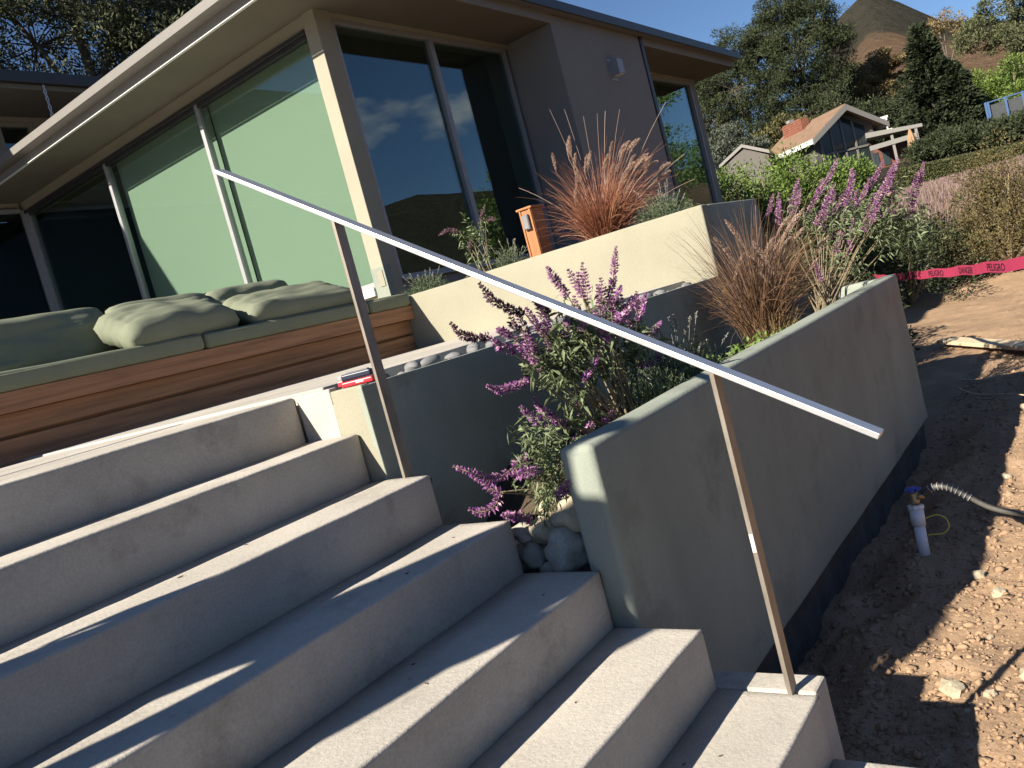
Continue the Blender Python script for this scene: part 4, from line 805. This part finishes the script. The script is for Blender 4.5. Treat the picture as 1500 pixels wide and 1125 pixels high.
for x_, y_, hh_, lb in ((33, -3.2, 8.0, 'leafy green tree beyond the open dirt, mirrored in the end window'), (37, -6.5, 9.0, 'tall leafy tree behind the mirrored tree'), (30, -8, 6.5, 'low leafy tree at the far edge of the dirt')):
    tree('leafy_tree', (x_, y_, terrain(x_, y_)), lb, hh_, [(0, 0, hh_*.8, 1.8, 1.8, 1.5), (1.2, .5, hh_*.6, 1.6, 1.6, 1.3), (-1.2, -.6, hh_*.58, 1.6, 1.6, 1.3), (0, 1.2, hh_*.45, 1.6, 1.6, 1.2), (.4, -1.4, hh_*.4, 1.6, 1.6, 1.2)], 9000, MYO, .16, .16, 'leafy trees beyond the dirt', 34)
# dense dark conifer with shelves of drooping boughs
def conifer(base, label, H, W, lean=0):
    root = empty('conifer_tree', base, label, 'tree'); b = np.array(base); S = MB(); S.tube([b, b+np.array([0, 0, H*.97])], [.35, .05], 8)
    P = []; D = []
    for k in range(330):
        z = H*(.03+.95*(k/330)**.9); w = W*(1-(z/H))**.72*(.72+.5*random.random())*(.86+.2*math.sin(z*3.2)); a = random.random()*6.283; dr = np.array([math.cos(a), math.sin(a), 0])
        e = b+dr*w+np.array([0, 0, z-.12*w]); s = b+np.array([0, 0, z+.1*w])
        if k % 3 == 0: S.tube([s, (s+e)/2+np.array([0, 0, .06*w]), e], [.05, .04, .015], 4, False)
        m = 60; t = RNG.random(m)[:, None]**.55; side = np.cross(dr, [0, 0, 1]); P.append(s*(1-t)+e*t+RNG.normal(size=(m, 1))*side*.26*w*.5*(1-t*.5)+RNG.normal(size=(m, 3))*.14); D.append(dr+RNG.normal(size=(m, 3))*.45+np.array([0, 0, .12]))
    P = np.concatenate(P); D = np.concatenate(D)
    S.build('trunk', BARK, root); cloud('crown', CONL, root, [leaves_mesh(P, D, .30+.35*RNG.random(len(P)), .18, .25)]); return root
conifer(pol(7.35, 98), 'large dense dark conifer right of the neighbour house', 12.6, 4.3)
conifer(pol(6.1, 97), 'shorter dark conifer joined to the large one', 7.8, 3.0)
# pine behind the house on the left
PB = pol(55, 27, -.5)
tree('tall_pine', PB, 'tall dark pine with open branches behind the left roofs', 19, blobs(55, [(1.5, 0, 14.6, 3.2, 2.4), (-1.5, 0, 13.8, 2.8, 2.2), (4, 0, 14, 3, 2.4), (-3.2, 0, 15.6, 2.4, 2), (2.4, 0, 11.4, 2.8, 1.6), (5, 0, 11.2, 2.6, 1.6), (-.8, 0, 11, 2.2, 1.4), (0, 0, 17, 3, 2), (4, 0, 17.4, 3, 2), (7, 0, 13.5, 3, 2.6)]), 70000, EUC, .15, .30, 'trees behind the house', 60)
tree('tall_pine', pol(50.6, 29, -.5), 'thinner pine whose branches reach the sunlit roof edge', 17, blobs(50.6, [(0, 0, 14.6, 1.8, 2), (1.4, 0, 12.6, 1.6, 1.4), (-1.2, 0, 13.6, 1.6, 1.6), (.6, 0, 16, 2, 1.6)]), 16000, EUC, .15, .2, 'trees behind the house', 46)

# ------------------------------------------------------------------ neighbour house on the slope
def neighbour():
    D = 92; h0 = 12.35; c = Vector(pol(h0, D, 0)); f = Vector((math.cos(R(h0)), math.sin(R(h0)), 0)); l = lateral(h0)
    u = (f*.80+l*.60).normalized(); v = Vector((-u.y, u.x, 0))              # u: along the ridge, away from us; v: towards the left eave
    zb, ze, zp = 4.6, 9.4, 11.5; W = 3.5; L = 9.
    P = lambda a, b, z: Vector((c.x, c.y, 0))+u*a+v*b+Vector((0, 0, z))
    root = empty('neighbour_house', (c.x, c.y, zb), 'brown gabled house with tall gable windows among the trees', 'house')
    WALLM = mat('grey_brown_siding', (.11, .10, .09), .85, var=.08); ROOFM = mat('brown_shingle', (.185, .118, .078), .95, var=.25, scale=1.4, bump=.6, bscale=6); TRIM = mat('greyed_trim', (.20, .19, .18), .8, var=.05)  # trim colour greyed to carry the shade on the gable
    GLD = mat('dark_window', (.03, .04, .045), .12, var=.1, spec=.6); BRK = mat('red_brick', (.20, .078, .052), .9, var=.3, scale=3)
    MB().prism([P(.4, -W, zb), P(.4, W, zb), P(.4, W, ze), P(.4, 0, zp-.5), P(.4, -W, ze)], u*(L-.6)).build('wall', WALLM, root)
    for s in (1, -1):
        e = W+.8; ez = ze-(.8)*(zp-ze)/W
        m = MB().prism([P(-.9, 0, zp), P(-.9, s*e, ez), P(-.9, s*e, ez-.14), P(-.9, 0, zp-.14)], u*(L+1.4)).build('roof', ROOFM, root)
        MB().prism([P(-.98, 0, zp-.06), P(-.98, s*(e+.05), ez-.08), P(-.98, s*(e+.05), ez-.62), P(-.98, 0, zp-.66)], u*.07).build('barge_board', TRIM, m)
        MB().prism([P(-.9, s*e, ez-.02), P(-.9, s*(e+.1), ez-.04), P(-.9, s*(e+.1), ez-.5), P(-.9, s*e, ez-.48)], u*(L+1.4)).build('eave_board', WHITE if s > 0 else TRIM, m)  # sunlit left eave coloured white, shaded one grey: light put into the colours
    for a, b, z0, z1a, z1b in ((-2.5, -1.3, 7.3, 9.15, 9.85), (-1.1, .0, 7.3, 10.0, 10.6), (.2, 1.3, 7.3, 10.5, 9.85), (1.5, 2.6, 7.3, 9.75, 9.1), (-1.1, .0, 5., 7.0, 7.0), (.2, 1.3, 5., 7.0, 7.0), (1.5, 2.6, 5., 7., 7.), (-2.5, -1.3, 5., 7., 7.)):
        w = MB().prism([P(.36, a, z0), P(.36, b, z0), P(.36, b, z1b), P(.36, a, z1a)], u*.05).build('window', GLD, root)
        MB().prism([P(.28, b, z0-.15), P(.28, b+.2, z0-.15), P(.28, b+.2, z1b), P(.28, b, z1b)], u*.12).prism([P(.28, a, z0-.2), P(.28, b, z0-.2), P(.28, b, z0), P(.28, a, z0)], u*.1).build('frame', TRIM, w)
    ch = MB().obox(P(6.2, 1.0, 10.9), u*1.75, v*.45, (0, 0, .95)).build('chimney', BRK, root)
    for k in range(9):
        for j in range(7):
            MB().obox(P(4.75+j*.46+(k % 2)*.2, 1.46, 9.95+k*.235), u*.22, v*.03, (0, 0, .09)).build('brick', BRK, ch)
    MB().obox(P(6.9, 1.0, 12.15), u*.3, v*.3, (0, 0, .14)).build('flue', ALU, ch)
    # porch at the right with sloping roof
    q = lambda a, b, z: Vector((c.x, c.y, 0))-l*a+f*b+Vector((0, 0, z))
    pr = MB().prism([q(1.7, -1.5, 8.1), q(6.6, -1.5, 7.45), q(6.6, -1.5, 7.15), q(1.7, -1.5, 7.6)], f*4).build('porch_roof', TRIM, root)
    MB().obox(q(3.9, -1.45, 6.55), l*2.1, f*.06, (0, 0, .22)).build('fascia_beam', TRIM, pr)
    for a in (3.9, 6.0): MB().obox(q(a, -1.3, 5.9), l*.12, f*.12, (0, 0, 1.3)).build('porch_post', TRIM, root)
    MB().obox(q(3.5, 2.2, 5.8), l*2.4, f*.1, (0, 0, 1.3)).build('porch_wall', mat('porch_brick', (.12, .05, .035), .9, var=.3), root)
    for a in (2.2, 3.2): MB().obox(q(a, 2.05, 5.5), l*.32, f*.03, (0, 0, .75)).build('door_pane', GLD, root)
    # left wing with white eave
    MB().prism([q(-7.2, -1, 9.4), q(-9.8, 0, 10.9), q(-12.6, 1, 9.6), q(-12.6, 1, 9.3), q(-9.8, 0, 10.55), q(-7.2, -1, 9.05)], f*5).build('left_wing_roof', TRIM, root)
    MB().prism([q(-7.4, -.4, 5), q(-7.4, -.4, 9.1), q(-9.8, .3, 10.4), q(-12.2, 1, 9.2), q(-12.2, 1, 5)], f*4).build('left_wing_wall', WALLM, root)
    # white pergola over the side balcony
    pg = empty('white_pergola', tuple(q(2.9, 5, 7.4)), 'white slatted pergola on the balcony behind the gable', 'pergola')
    for k in range(7): MB().obox(q(1.9+k*.33, 5, 9.75-k*.05), l*.06, f*1.3, (0, 0, .1)).build('slat', WHITE, pg)
    for b in (-1.2, 1.2): MB().obox(q(2.9, 5+b, 9.55), l*1.25, f*.07, (0, 0, .1)).build('beam', WHITE, pg)
    for a in (1.9, 2.9, 3.9): MB().obox(q(a, 3.85, 8.5), l*.07, f*.07, (0, 0, 1.0)).build('post', WHITE, pg)
    MB().obox(q(3.0, 3.8, 8.25), l*1.3, f*.05, (0, 0, .06)).obox(q(3.0, 3.8, 7.75), l*1.3, f*.05, (0, 0, .06)).build('railing', WHITE, pg)
    # folded parasol
    ub = empty('folded_parasol', tuple(q(5.2, -6, 4.5)), 'folded brown parasol standing on the neighbour terrace', 'parasol')
    MB().tube([q(5.2, -6, 4.5), q(5.2, -6, 6.95)], .05, 6).build('pole', WOOD, ub)
    S = MB(); 
    for k in range(6):
        a = k*1.047; o_ = (l*math.cos(a)+f*math.sin(a)); S.tube([q(5.2, -6, 6.9)+o_*.03, q(5.2, -6, 6.1)+o_*.2, q(5.2, -6, 5.0)+o_*.3], [.05, .14, .17], 6)
    S.build('canopy', mat('brown_canvas', (.30, .19, .11), .95, var=.15), ub)
neighbour()
# clipped hedge
def hedge(h0, h1, d, zt0, zt1, label):
    a = Vector(pol(h0, d, 0)); b = Vector(pol(h1, d+4, 0)); root = empty('clipped_hedge', (a.x, a.y, 1.0), label, 'hedge'); n = 15000
    t = RNG.random(n); k = RNG.random(n); dp = RNG.random(n)*1.2; f = np.array([.99, .12, 0]); z1 = zt0+(zt1-zt0)*t; z = z1-1.9*np.where(k < .35, 0, RNG.random(n))+RNG.normal(size=n)*.06
    P = np.array(a)[None]*(1-t[:, None])+np.array(b)[None]*t[:, None]+f*np.where(k < .35, dp, 0)[:, None]; P[:, 2] = z
    cloud('foliage', mat('hedge_leaf', (.04, .05, .016), .8, col2=(.15, .15, .06), island=True, trans=.15), root, [leaves_mesh(P, RNG.normal(size=(n, 3))+np.array([0, 0, .5]), .16, .07)])
    m = (a+b)/2; S = MB(); S.obox((m.x+.7, m.y, (zt0+zt1)/2-1.1), (b-a)/2+Vector((0, 0, (zt1-zt0)/2)), Vector((.5, 0, 0)), (0, 0, .85)); S.build('twig_core', DKG, root)
hedge(10.2, 3.0, 66, 2.75, 2.25, 'long clipped hedge above the pink flowering slope')
# fence with blue posts
fn = empty('blue_fence', pol(3.8, 90), 'dark mesh fence with blue posts at the edge of the slope', 'fence')
BP = mat('blue_post_paint', (.025, .075, .19), .5); NETM = mat('dark_mesh', (.05, .055, .06), .9, var=.2)
for h in (4.85, 4.72, 3.85, 3.0, 2.2): p = Vector(pol(h, 90, 0)); MB().box(p.x-.08, p.x+.08, p.y-.09, p.y+.09, 5.0, 7.45).build('post', BP, fn)
for ha, hb in ((4.72, 3.85), (3.85, 3.0), (3.0, 2.2)):
    a = Vector(pol(ha, 90, 0)); b = Vector(pol(hb, 90, 0)); MB().obox(((a.x+b.x)/2+.12, (a.y+b.y)/2, 6.1), (b-a)/2, (.02, 0, 0), (0, 0, 1.0)).build('mesh_panel', NETM, fn)
    MB().obox(((a.x+b.x)/2, (a.y+b.y)/2, 7.38), (b-a)/2, (.04, 0, 0), (0, 0, .05)).build('rail', BP, fn)

# ------------------------------------------------------------------ site clutter on the dirt
# danger tape stretched behind the planter corner
TP = [(9.4, 2.1, -.60), (8.3, 1.74, -.566), (7.35, 1.39, -.52), (6.14, .874, -.472), (4.585, .369, -.385), (3.2, -.2, -.20)]
tq = resample(TP, 90); ts = np.r_[0, np.cumsum(np.linalg.norm(np.diff(tq, axis=0), axis=1))]
def tape_at(s, w):
    p = np.array([np.interp(s, ts, tq[:, k]) for k in range(3)]); tw = .10*math.sin(s*1.3)+.18+.05*math.sin(s*5.1); return p+np.array([-math.sin(tw)*w*.9, -math.sin(tw)*w*.4, math.cos(tw)*w+.004*math.sin(s*9)])
V = []; F = []; N_ = 160
for i in range(N_+1):
    s = ts[-1]*i/N_
    for w in (-.031, 0, .031): V.append(tuple(tape_at(s, w)))
for i in range(N_):
    for k in (0, 1): a = i*3+k; F.append((a, a+1, a+4, a+3))
me = bpy.data.meshes.new('m'); me.from_pydata(V, [], F); bm = bmesh.new(); bm.from_mesh(me)
bmesh.ops.solidify(bm, geom=bm.faces[:], thickness=.0006); bm.to_mesh(me); bm.free()
tape = finish('danger_tape', me, TAPE, None); tag(tape, 'pinkish red danger tape with black bilingual lettering stretched over the dirt', 'tape')
def text_on_tape(word, s0, parent, hgt=.041):
    cu = bpy.data.curves.new('t', 'FONT'); cu.body = word; cu.size = hgt*1.38; cu.offset = .0009; to = bpy.data.objects.new('t', cu); COL.objects.link(to)
    bpy.context.view_layer.update(); me = bpy.data.meshes.new_from_object(to.evaluated_get(bpy.context.evaluated_depsgraph_get())); COL.objects.unlink(to); bpy.data.objects.remove(to)
    bm = bmesh.new(); bm.from_mesh(me); wd = max(v.co.x for v in bm.verts)
    for k in range(1, 14): bmesh.ops.bisect_plane(bm, geom=bm.verts[:]+bm.edges[:]+bm.faces[:], plane_co=(wd*k/14, 0, 0), plane_no=(1, 0, 0))
    for v in bm.verts:
        s = s0+v.co.x*1.75; w = v.co.y-hgt*.5; p = tape_at(s, w); t_ = tape_at(s+.01, w)-p; up = tape_at(s, w+.01)-p; nn = np.cross(t_, up); nn /= np.linalg.norm(nn)
        if np.dot(nn, -p) < 0: nn = -nn
        v.co = Vector(p+nn*.0016)
    bm.to_mesh(me); bm.free(); finish('lettering', me, INK, parent)
s_ = 1.25
for w_ in ('PELIGRO', 'DANGER', 'PELIGRO', 'DANGER', 'PELIGRO', 'DANGER', 'PELIGRO', 'DANGER', 'PELIGRO', 'DANGER', 'PELIGRO'):
    if s_ < ts[-1]-.4: text_on_tape(w_, s_, tape)
    s_ += .78
# board
bd = MB().obox((9.45, 1.08, NZ+.085), Vector((-.95, -.66, 0)), Vector((.052, -.075, 0)), (0, 0, .02)).build('timber_board', PLNK, bevel=.004); tag(bd, 'long pale timber board lying on the dirt', 'board')
# standpipe with valve
ps = empty('standpipe', (4.13, .975, NZ), 'white plastic standpipe with blue valve wheel beside the wall', 'pipe')
gz = pad_z(4.13, .975)-.03; tilt = Vector((.03, 0, 0))
MB().tube([(4.125, .975, gz), (4.15, .975, -1.47)], .026, 16).build('riser', PVC, ps, True)
MB().tube([(4.148, .975, -1.475), (4.164, .975, -1.395)], .032, 16).build('coupling', PVC, ps, True)
MB().tube([(4.163, .975, -1.3955), (4.166, .975, -1.378)], .037, 8).build('union_nut', PVC, ps)
vb = MB().tube([(4.166, .975, -1.378), (4.169, .975, -1.36), (4.17, .975, -1.345), (4.173, .975, -1.325), (4.175, .975, -1.312)], [.017, .022, .016, .021, .012], 12).build('valve_body', BRASS, ps, True)
MB().tube([(4.172, .97, -1.345), (4.175, .93, -1.335)], .014, 10).build('outlet_spout', BRASS, vb, True)
hw = MB()
for k in range(6):
    a = k*math.pi/3; hw.tube([(4.177+.026*math.cos(a), .975+.026*math.sin(a), -1.309), (4.177+.026*math.cos(a), .975+.026*math.sin(a), -1.297)], .0125, 8)
hw.tube([(4.177, .975, -1.312), (4.177, .975, -1.296)], .02, 12); hw.build('hand_wheel', BLUE, ps, bevel=.002)
hs = empty('garden_hose', (4.18, .8, -1.45), 'grey hose with coiled strain relief running from the standpipe', 'hose')
HP = [(4.175, .935, -1.334), (4.178, .91, -1.312), (4.18, .888, -1.297), (4.18, .83, -1.299), (4.18, .79, -1.321), (4.18, .74, -1.362), (4.18, .68, -1.413), (4.18, .615, -1.440), (4.17, .536, -1.455), (4.15, .40, -1.47), (4.1, .1, -1.53), (4.0, -.3, -1.585), (3.9, -.8, -1.59)]
hq = resample(HP, 90); MB().tube([tuple(p) for p in hq], .0135, 10).build('tube', HOSE, hs, True)
sp_ = MB(); cnt = 10
for k in range(cnt):
    i = 2+k; p = Vector(hq[i]); t_ = (Vector(hq[i+1])-Vector(hq[i-1])).normalized(); a = t_.orthogonal().normalized(); b = t_.cross(a)
    sp_.tube([p+(a*math.cos(x)+b*math.sin(x))*.0175+t_*(.004*x/6.28) for x in np.linspace(0, 6.4, 13)], .0028, 5, False)
sp_.build('spring', ALU, hs, True)
wr = MB().tube([tuple(p) for p in resample([(4.16, .945, -1.445), (4.16, .89, -1.427), (4.16, .853, -1.447), (4.155, .843, -1.488), (4.15, .87, -1.521), (4.15, .945, -1.525)], 24)], .0032, 6).build('yellow_wire', YELW, None, True); tag(wr, 'thin yellow wire looped from the white standpipe', 'wire')
for pts, lb in (([(8.3, 1.315, .03), (8.02, 1.12, .02), (8.1, .95, .06), (8.2, .8, .08)], 'pale curved twig lying in the shadow of the wall end'), ([(7.75, 1.28, .06), (7.45, 1.11, .03), (7.06, .80, .07), (6.9, .62, .03)], 'thin pale root end sticking out of the shaded dirt'), ([(4.75, .80, .02), (4.6, .72, .05), (4.62, .60, .03), (4.7, .48, .06), (4.62, .36, .03)], 'dark broken root on the sunlit dirt below the hose'), ([(7.3, .45, .02), (7.1, .3, .05), (6.7, .15, .03)], 'dark dry twig on the open dirt')):
    q = resample([(x, y, pad_z(x, y)+z) for x, y, z in pts], 14); o = MB().tube([tuple(p) for p in q], list(np.linspace(.009, .004, 14)), 6).build('twig', STEMS if 'dark' in lb else PLNK, None, True); tag(o, lb, 'twig')
# fallen scraps on the treads
lm = bpy.data.meshes.new('m'); v, f = leaves_mesh(np.zeros((1, 3)), np.array([[1., 0, .1]]), .022, .009, .3); lm.from_pydata(v.tolist(), [], f.tolist()); lm.materials.append(mat('dry_leaf', (.12, .08, .045), .9, var=.3))
for i in range(15):
    k = random.choice((3, 4, 5, 5, 6, 6, 7)); x = random.uniform(1.1, 1.98); y = nose_y(k)+random.uniform(.03, .24); o = link(bpy.data.objects.new('dry_leaf', lm)); o.location = (x, y, tread_z(k)+.002); o.rotation_euler = (0, 0, random.random()*6); s = random.uniform(.5, 1.1); o.scale = (s, s, s)
    tag(o, 'tiny dry leaf scrap lying on a concrete tread', 'leaf', 'leaf scraps on the steps')

# ------------------------------------------------------------------ the person whose shadow falls across the steps
def person():
    g = -.0895; X, Y = -.95, 2.39
    J = {'pel': (X, Y, g+.93), 'abd': (X, Y, g+1.08), 'che': (X-.01, Y, g+1.28), 'nek': (X, Y, g+1.46), 'hd0': (X+.02, Y, g+1.56), 'hd1': (X+.02, Y, g+1.70)}
    V = []; RD = []; E = []; ix = {}
    def add(k, p, r): ix[k] = len(V); V.append(p); RD.append(r if isinstance(r, tuple) else (r, r)); return ix[k]
    def ed(a, b): E.append((ix[a], ix[b]))
    for k, r in (('pel', (.13, .15)), ('abd', (.115, .135)), ('che', (.12, .15)), ('nek', .062), ('hd0', (.085, .075)), ('hd1', (.085, .075))): add(k, J[k], r)
    for a, b in (('pel', 'abd'), ('abd', 'che'), ('che', 'nek'), ('nek', 'hd0'), ('hd0', 'hd1')): ed(a, b)
    for s, n in ((1, 'L'), (-1, 'R')):
        dz = 0 if s > 0 else -.178; yf = Y+(.235 if s > 0 else -.085)         # one foot on the terrace, one on the next tread down
        add('hip'+n, (X, Y+s*.095, g+.87), .088); add('kne'+n, (X+.03, Y+s*.135, g+.48+dz*.4), .062); add('ank'+n, (X, yf, g+.09+dz), .05); add('toe'+n, (X+.19, yf+s*.01, g+.045+dz), .04)
        for a, b in (('pel', 'hip'+n), ('hip'+n, 'kne'+n), ('kne'+n, 'ank'+n), ('ank'+n, 'toe'+n)): ed(a, b)
        add('sho'+n, (X-.01, Y+s*.155, g+1.41), .065); add('elb'+n, (X-.03, Y+s*.185, g+1.13), .045); add('wri'+n, (X+.05, Y+s*.185, g+.89), .034); add('plm'+n, (X+.08, Y+s*.18, g+.82), (.022, .042))
        for a, b in (('che', 'sho'+n), ('sho'+n, 'elb'+n), ('elb'+n, 'wri'+n), ('wri'+n, 'plm'+n)): ed(a, b)
        for q in range(4):
            dx = -.03+.02*q; L = (.065, .078, .074, .06)[q]; add(f'f{q}a'+n, (X+.09+dx, Y+s*.178, g+.775), .009); add(f'f{q}b'+n, (X+.10+dx, Y+s*.168, g+.775-L*.8), .008); ed('plm'+n, f'f{q}a'+n); ed(f'f{q}a'+n, f'f{q}b'+n)
        add('tha'+n, (X+.125, Y+s*.17, g+.80), .010); add('thb'+n, (X+.135, Y+s*.16, g+.755), .009); ed('plm'+n, 'tha'+n); ed('tha'+n, 'thb'+n)
    me = bpy.data.meshes.new('m'); me.from_pydata(V, E, [])
    o = bpy.data.objects.new('person', me); link(o)
    md = o.modifiers.new('skin', 'SKIN'); md.use_smooth_shade = True
    if not me.skin_vertices: me.skin_vertices.new()
    for i, r in enumerate(RD): me.skin_vertices[0].data[i].radius = r
    me.skin_vertices[0].data[0].use_root = True
    sb = o.modifiers.new('sub', 'SUBSURF'); sb.levels = 1; sb.render_levels = 2
    m = bpy.data.materials.new('skin_and_clothes'); m.use_nodes = True; t = m.node_tree; b = t.nodes['Principled BSDF']; b.inputs['Roughness'].default_value = .85
    c = t.nodes.new('ShaderNodeTexCoord'); sx = t.nodes.new('ShaderNodeSeparateXYZ'); mr = t.nodes.new('ShaderNodeMapRange'); mr.inputs[1].default_value = g; mr.inputs[2].default_value = g+1.8
    rp = t.nodes.new('ShaderNodeValToRGB'); rp.color_ramp.interpolation = 'CONSTANT'; e = rp.color_ramp.elements; e[0].color = (.05, .04, .035, 1); e[1].position = .06; e[1].color = (.05, .06, .10, 1)
    for p_, cl in ((.53, (.30, .30, .29, 1)), (.825, (.50, .30, .21, 1))): q = e.new(p_); q.color = cl
    t.links.new(c.outputs['Object'], sx.inputs[0]); t.links.new(sx.outputs['Z'], mr.inputs[0]); t.links.new(mr.outputs[0], rp.inputs[0]); t.links.new(rp.outputs[0], b.inputs['Base Color'])
    me.materials.append(m); ORIG[o] = Vector((0, 0, 0)); tag(o, 'person in grey shirt and dark trousers standing on the terrace above the steps', 'person')
    hm = lump_mesh(.098, .09, .07, 2, 3, .1)
    for v in hm.vertices: v.co += Vector((X-.005, Y, g+1.735))
    finish('hair', hm, mat('dark_hair', (.03, .02, .015), .8), o, True)
    fm = MB().obox((X+.112, Y, g+1.615), (.014, 0, 0), (0, .009, 0), (0, 0, .02)); fm.build('nose', mat('skin', (.50, .30, .21), .6), o, bevel=.005)
    for s in (1, -1):
        MB().tube([(X+.095, Y+s*.032, g+1.64), (X+.105, Y+s*.032, g+1.64)], .009, 8).build('eye', INK, o)
        MB().obox((X+.01, Y+s*.083, g+1.62), (.012, 0, 0), (0, .006, 0), (0, 0, .028)).build('ear', MATS['skin'], o, bevel=.004)
    MB().obox((X+.104, Y, g+1.575), (.006, 0, 0), (0, .022, 0), (0, 0, .005)).build('mouth', mat('lip', (.35, .14, .11), .6), o, bevel=.002)
person()
